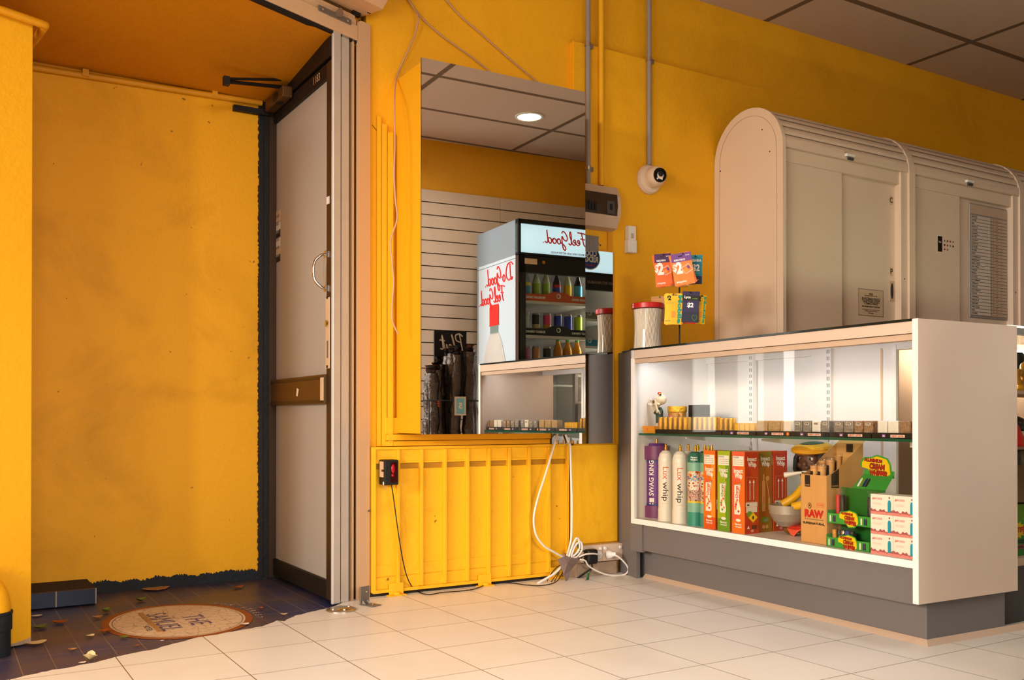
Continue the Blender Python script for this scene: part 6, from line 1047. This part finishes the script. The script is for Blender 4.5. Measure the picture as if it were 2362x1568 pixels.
def bottle(fr_, x, z, body, cap, lab, label, h=.22, r=.03, y=.11, lab2=None):
    t = thing('drink_bottle', label, 'bottle', fl_at(fr_, x, y, z+.0005), 180+OWA, 'drinks in the mirrored fridges'); m = MB(); m.lathe([(r*.9, 0), (r, .008), (r, h*.62), (r*.85, h*.72), (r*.45, h*.88), (r*.42, h*.95)], 18, body); m.build('bottle_body', t)
    m = MB(); m.lathe([(r*.46, h*.94), (r*.46, h), (0, h)], 14, cap); m.build('cap', t); m = MB(); m.lathe([(r*1.015, h*.2), (r*1.015, h*.5, lab), (r*1.015, h*.6, lab2 or lab)], 18, lab); m.build('wrap_label', t)
def can(fr_, x, z, body, label, h=.165, r=.03, y=.11, top=None):
    t = thing('drink_can', label, 'can', fl_at(fr_, x, y, z+.0005), 180+OWA, 'drinks in the mirrored fridges'); m = MB(); m.lathe([(r*.85, 0), (r, .01), (r, h*.5, body), (r, h-.014, top or body)], 18, body); m.build('can_body', t); m = MB(); m.lathe([(r, h-.014), (r*.86, h), (r*.8, h), (r*.78, h-.004), (0, h-.004)], 18, 'chrome'); m.build('lid', t)
for x, bd, cp, lb_, l2, nm in ((.23, 'bottle_clear', 'white', 'label_blue', 'yellow_print', 'clear bottle with blue and yellow label by the hinge side of the fridge'), (.15, 'lemonade', 'cap_lime', 'label_lime', None, 'lime capped bottle beside the clear blue labelled one'), (.07, 'lemonade', 'cap_lime', 'label_lime', None, 'lime capped bottle in front of the shelf badge'), (-.02, 'cola', 'cap_blue', 'can_blue', 'red', 'blue capped dark cola bottle in the fridge'), (-.11, 'lemonade', 'white', 'yellow_print', None, 'pale bottle with amber label on the top fridge shelf'), (-.2, 'cola', 'cap_blue', 'label_blue', None, 'blue capped bottle at the light strip of the fridge')): bottle(f1, x, zA, bd, cp, lb_, nm, lab2=l2)
for x, bd, tp_, nm in ((.235, 'can_silver', None, 'tall silver can on the second fridge shelf'), (.15, 'can_gold', 'can_black', 'gold and black can beside the silver one'), (.06, 'juice', 'can_pink', 'pink topped orange can on the second fridge shelf'), (-.03, 'can_blue', None, 'blue can over the dark shelf badge'), (-.115, 'can_blue', None, 'blue can beside the lime can'), (-.2, 'can_lime', None, 'lime green can on the second fridge shelf')): can(f1, x, zB_, bd, nm, .165, top=tp_)
for x, bd, nm in ((.235, 'can_rose', 'rose pink can on the third fridge shelf'), (.15, 'can_peach', 'peach can beside the rose can'), (.06, 'can_black', 'black can with green claw mark colour on the third fridge shelf')): can(f1, x, zC_, bd, nm, .165)
for x, nm in ((-.03, 'amber juice bottle with green cap next to the black can'), (-.11, 'amber juice bottle in the middle of the juice row'), (-.19, 'amber juice bottle at the light strip end of the juice row')): bottle(f1, x, zC_, 'juice', 'cap_green', 'juice', nm, .22, .034)
for i, x in enumerate((.23, .145, .06)): bottle(f2, x, 1.55, 'can_white', 'red', 'can_white', 'white milk bottle with red cap, %s in the second fridge' % ordn[i], .17, .034); can(f2, x, 1.33, 'can_white', 'white and orange can, %s in the second fridge' % ordn[i], .16, top='can_orange')
# umbrella stand
uv = MIR(2.86, 5.46); us = thing('umbrella_stand', 'black wire floor stand with a dark sign board, seen in the tall mirror', 'display stand', uv, 180+OWA)
m = MB(); a = .19; d_ = .13
for z in (.03, .45, .86): m.tube([(-a, -d_, z), (a, -d_, z), (a, d_, z), (-a, d_, z), (-a, -d_, z)], .004, 'black', 6)
for x in (-a, a):
    for y in (-d_, d_): m.cyl((x, y, 0), (x, y, .86), .004, 'black', 6)
for k in range(7): m.cyl((-a+2*a*k/6, -d_, .03), (-a+2*a*k/6, d_, .03), .003, 'black', 6)
m.build('wire_frame', us)
m = MB(); m.box(-.18, .05, .128, .145, .86, 1.33, 'black_matte')
script(m, front(-.15, 1.20, .1275), .11, [[(.0, .0), (.1, .5), (.2, .98)], [(.0, .85), (.2, 1.0), (.45, .9), (.4, .6), (.15, .5)], [(.45, -.02), (.6, .5), (.72, .95), (.55, .4), (.6, .1), (.75, .3), (.85, .3), (.8, .0), (.95, .1)], [(.95, .1), (1.05, .35), (1.0, .02), (1.15, .1)], [(1.15, .1), (1.35, .9), (1.25, .1), (1.45, .08)], [(1.15, .55), (1.5, .6)]], 'white', .045)
m.build('sign_board', us)
def umb(x, y, z0, hgt, lean, label):
    p = us.location+Matrix.Rotation(math.radians(180+OWA), 3, 'Z') @ Vector((x, y, 0))+Vector((0, 0, .035)); t = thing('wrapped_umbrella', label, 'umbrella', p, 180+OWA, 'plastic wrapped umbrellas in the wire stand'); m = MB(); prof = []; n = 16
    for i in range(n+1): z = hgt*i/n; prof.append((.036+.006*math.sin(i*1.9+x*40)+(.004 if i % 2 else 0)-(.008 if i < 2 else 0), z))
    m.lathe(prof, 10, 'foil_black', RY(lean), smooth=True); m.build('wrapped_body', t)
    m = MB(); pr2 = [(.02, hgt), (.028, hgt+.02), (.024, hgt+.035), (.032, hgt+.05)]; m.lathe(pr2, 9, 'smoke_plastic', RY(lean), smooth=False); m.build('plastic_tip', t)
for i, (x, y, hgt, ln, lb_) in enumerate(((-.145, -.06, 1.12, 1, 'wrapped black umbrella nearest the fridge in the wire stand'), (-.09, -.08, 1.14, -1, 'wrapped black umbrella next to the one nearest the fridge'), (-.035, -.06, 1.13, 2, 'wrapped black umbrella carrying the pale blue tag'), (.02, -.08, 1.12, -2, 'wrapped black umbrella beside the tagged one'), (.075, -.05, 1.02, 2, 'shorter wrapped black umbrella near the middle of the stand'), (.125, -.07, 1.0, 1, 'shorter wrapped black umbrella by the orange band'), (.165, -.03, 1.0, -1, 'wrapped black umbrella at the outer end of the stand'), (-.05, .03, 1.1, 0, 'wrapped black umbrella in the back row before the sign'), (.10, .04, 1.0, 0, 'wrapped black umbrella in the back row at the outer side'), (-.17, .02, 1.1, 0, 'wrapped black umbrella in the back row behind the one nearest the fridge'), (.05, .0, 1.06, 1, 'wrapped black umbrella in the middle row behind the shorter ones'), (.0, .07, 1.12, -1, 'wrapped black umbrella against the sign board of the stand'))): umb(x, y, 0, hgt, ln, lb_)
tgp = us.location+Matrix.Rotation(math.radians(180+OWA), 3, 'Z') @ Vector((-.02, -.138, 0)); t = thing('price_tag', 'pale blue and white price tag clipped on the wire umbrella stand', 'price tag', tgp+Vector((0, 0, .765)), 180+OWA); m = MB(); m.box(-.04, .04, 0, .001, 0, .12, 'paper'); m.box(-.028, .028, -.0006, 0, .01, .11, 'tag_blue'); m.text('5', front(0, .06, -.001), .05, 'white_print', .05); m.build('tag_card', t)
t = thing('orange_band', 'orange strap bundle around a black umbrella handle on the stand', 'strap', us.location+Matrix.Rotation(math.radians(180+OWA), 3, 'Z') @ Vector((.125, -.115, 0))+Vector((0, 0, .82)), 180+OWA); m = MB()
for k in range(3): m.lathe([(.03, .014*k), (.036, .014*k+.006), (.03, .014*k+.012)], 14, 'orange', T(0, 0.05, 0))
m.build('band', t)
# ------------------------------------------------------------------ downlights and light
for x, y in (MIR(3.67, 5.76)[:2],):
    t = thing('downlight', 'recessed round downlight in the ceiling seen in the tall mirror', 'downlight', (x, y, CEIL)); m = MB(); m.lathe([(.085, -.001), (.105, -.001), (.105, -.006), (.085, -.008)], 32, 'white', caps=False); m.build('trim_ring', t); m = MB(); m.lathe([(.085, -.003), (.0, -.0031)], 32, 'lamp_glow'); m.build('diffuser', t)
def area(nm, loc, target, sx, sy, power, color):
    l = bpy.data.lights.new(nm, 'AREA'); l.shape = 'RECTANGLE'; l.size = sx; l.size_y = sy; l.energy = power; l.color = color; o = bpy.data.objects.new(nm, l); C.objects.link(o); o.location = loc
    o.rotation_euler = (Vector(target)-Vector(loc)).to_track_quat('-Z', 'Y').to_euler(); return o
wd = Vector((4.5, 4.5, 0)).normalized(); wl = Vector((-wd.y, wd.x, 0)); wc = Vector((-2.9, -1.3, 0))
for off_, wdt, hgt, zc_, pw in ((-1.05, .42, 1.7, 1.0, 14), (-.42, .30, 1.7, 1.0, 6), (.02, .12, 1.7, 1.0, 6), (.62, .26, 1.7, 1.0, 55)):
    q = wc+wl*off_; area('window_light', (q.x, q.y, zc_), (q.x+wd.x*4, q.y+wd.y*4, zc_-.6), wdt, hgt, pw, (1, .95, .88))
area('street_light', (.4, -10.5, 3.5), (1.5, 3.6, .2), 4.5, 2.0, 600, (1, .93, .84))
area('shopfront_light', (-10, -.8, 3.5), (1.6, 3.4, .2), 4.0, 2.0, 980, (1, .93, .84))
l = bpy.data.lights.new('fridge_fill_spot', 'SPOT'); l.energy = 230; l.spot_size = 1.0; l.spot_blend = .8; l.shadow_soft_size = .2; l.color = (.95, .98, 1); o = bpy.data.objects.new('fridge_fill_spot', l); C.objects.link(o); o.location = (.5, -.55, 2.1); o.rotation_euler = (Vector((3.3, .35, 1.6))-o.location).to_track_quat('-Z', 'Y').to_euler()  # added spot to brighten the fridge side and the slats beside it
for x, y, e in ((*MIR(3.67, 5.76)[:2], 12), (5.4, 1.3, 16), (.2, 1.7, 75), (1.5, 2.0, 42), (-.1, .3, 80), (1.7, .6, 50)):  # first spot belongs to the modelled downlight, the rest are added fill
    l = bpy.data.lights.new('downlight_and_fill_beam', 'SPOT'); l.energy = e; l.spot_size = 1.9; l.spot_blend = 1; l.shadow_soft_size = .25; l.color = (1, .97, .93); o = bpy.data.objects.new('downlight_and_fill_beam', l); C.objects.link(o); o.location = (x, y, CEIL-.03)
l = bpy.data.lights.new('slat_fill_spot', 'SPOT'); l.energy = 45; l.spot_size = 1.5; l.spot_blend = 1; l.shadow_soft_size = .1; l.color = (1, .95, .88); o = bpy.data.objects.new('slat_fill_spot', l); C.objects.link(o); o.location = (3.0, 1.5, CEIL-.03); o.rotation_euler = (Vector((2.95, .2, 1.55))-o.location).to_track_quat('-Z', 'Y').to_euler()  # unseen spot put in to lift the dark slat wall
w = bpy.data.worlds.new('world'); bpy.context.scene.world = w; w.use_nodes = True; bg = w.node_tree.nodes['Background']; bg.inputs[0].default_value = (1, .9, .78, 1); bg.inputs[1].default_value = .12
sc = bpy.context.scene; sc.view_settings.view_transform = 'Standard'; sc.view_settings.look = 'None'; sc.view_settings.exposure = .34; sc.view_settings.gamma = .9; sc.cycles.max_bounces = 7; sc.cycles.glossy_bounces = 4; sc.cycles.transmission_bounces = 4; sc.cycles.diffuse_bounces = 3; sc.cycles.transparent_max_bounces = 16; sc.cycles.use_adaptive_sampling = True; sc.cycles.adaptive_threshold = .04; sc.cycles.use_denoising = True; sc.cycles.sample_clamp_indirect = 8; sc.cycles.caustics_reflective = False; sc.cycles.caustics_refractive = False
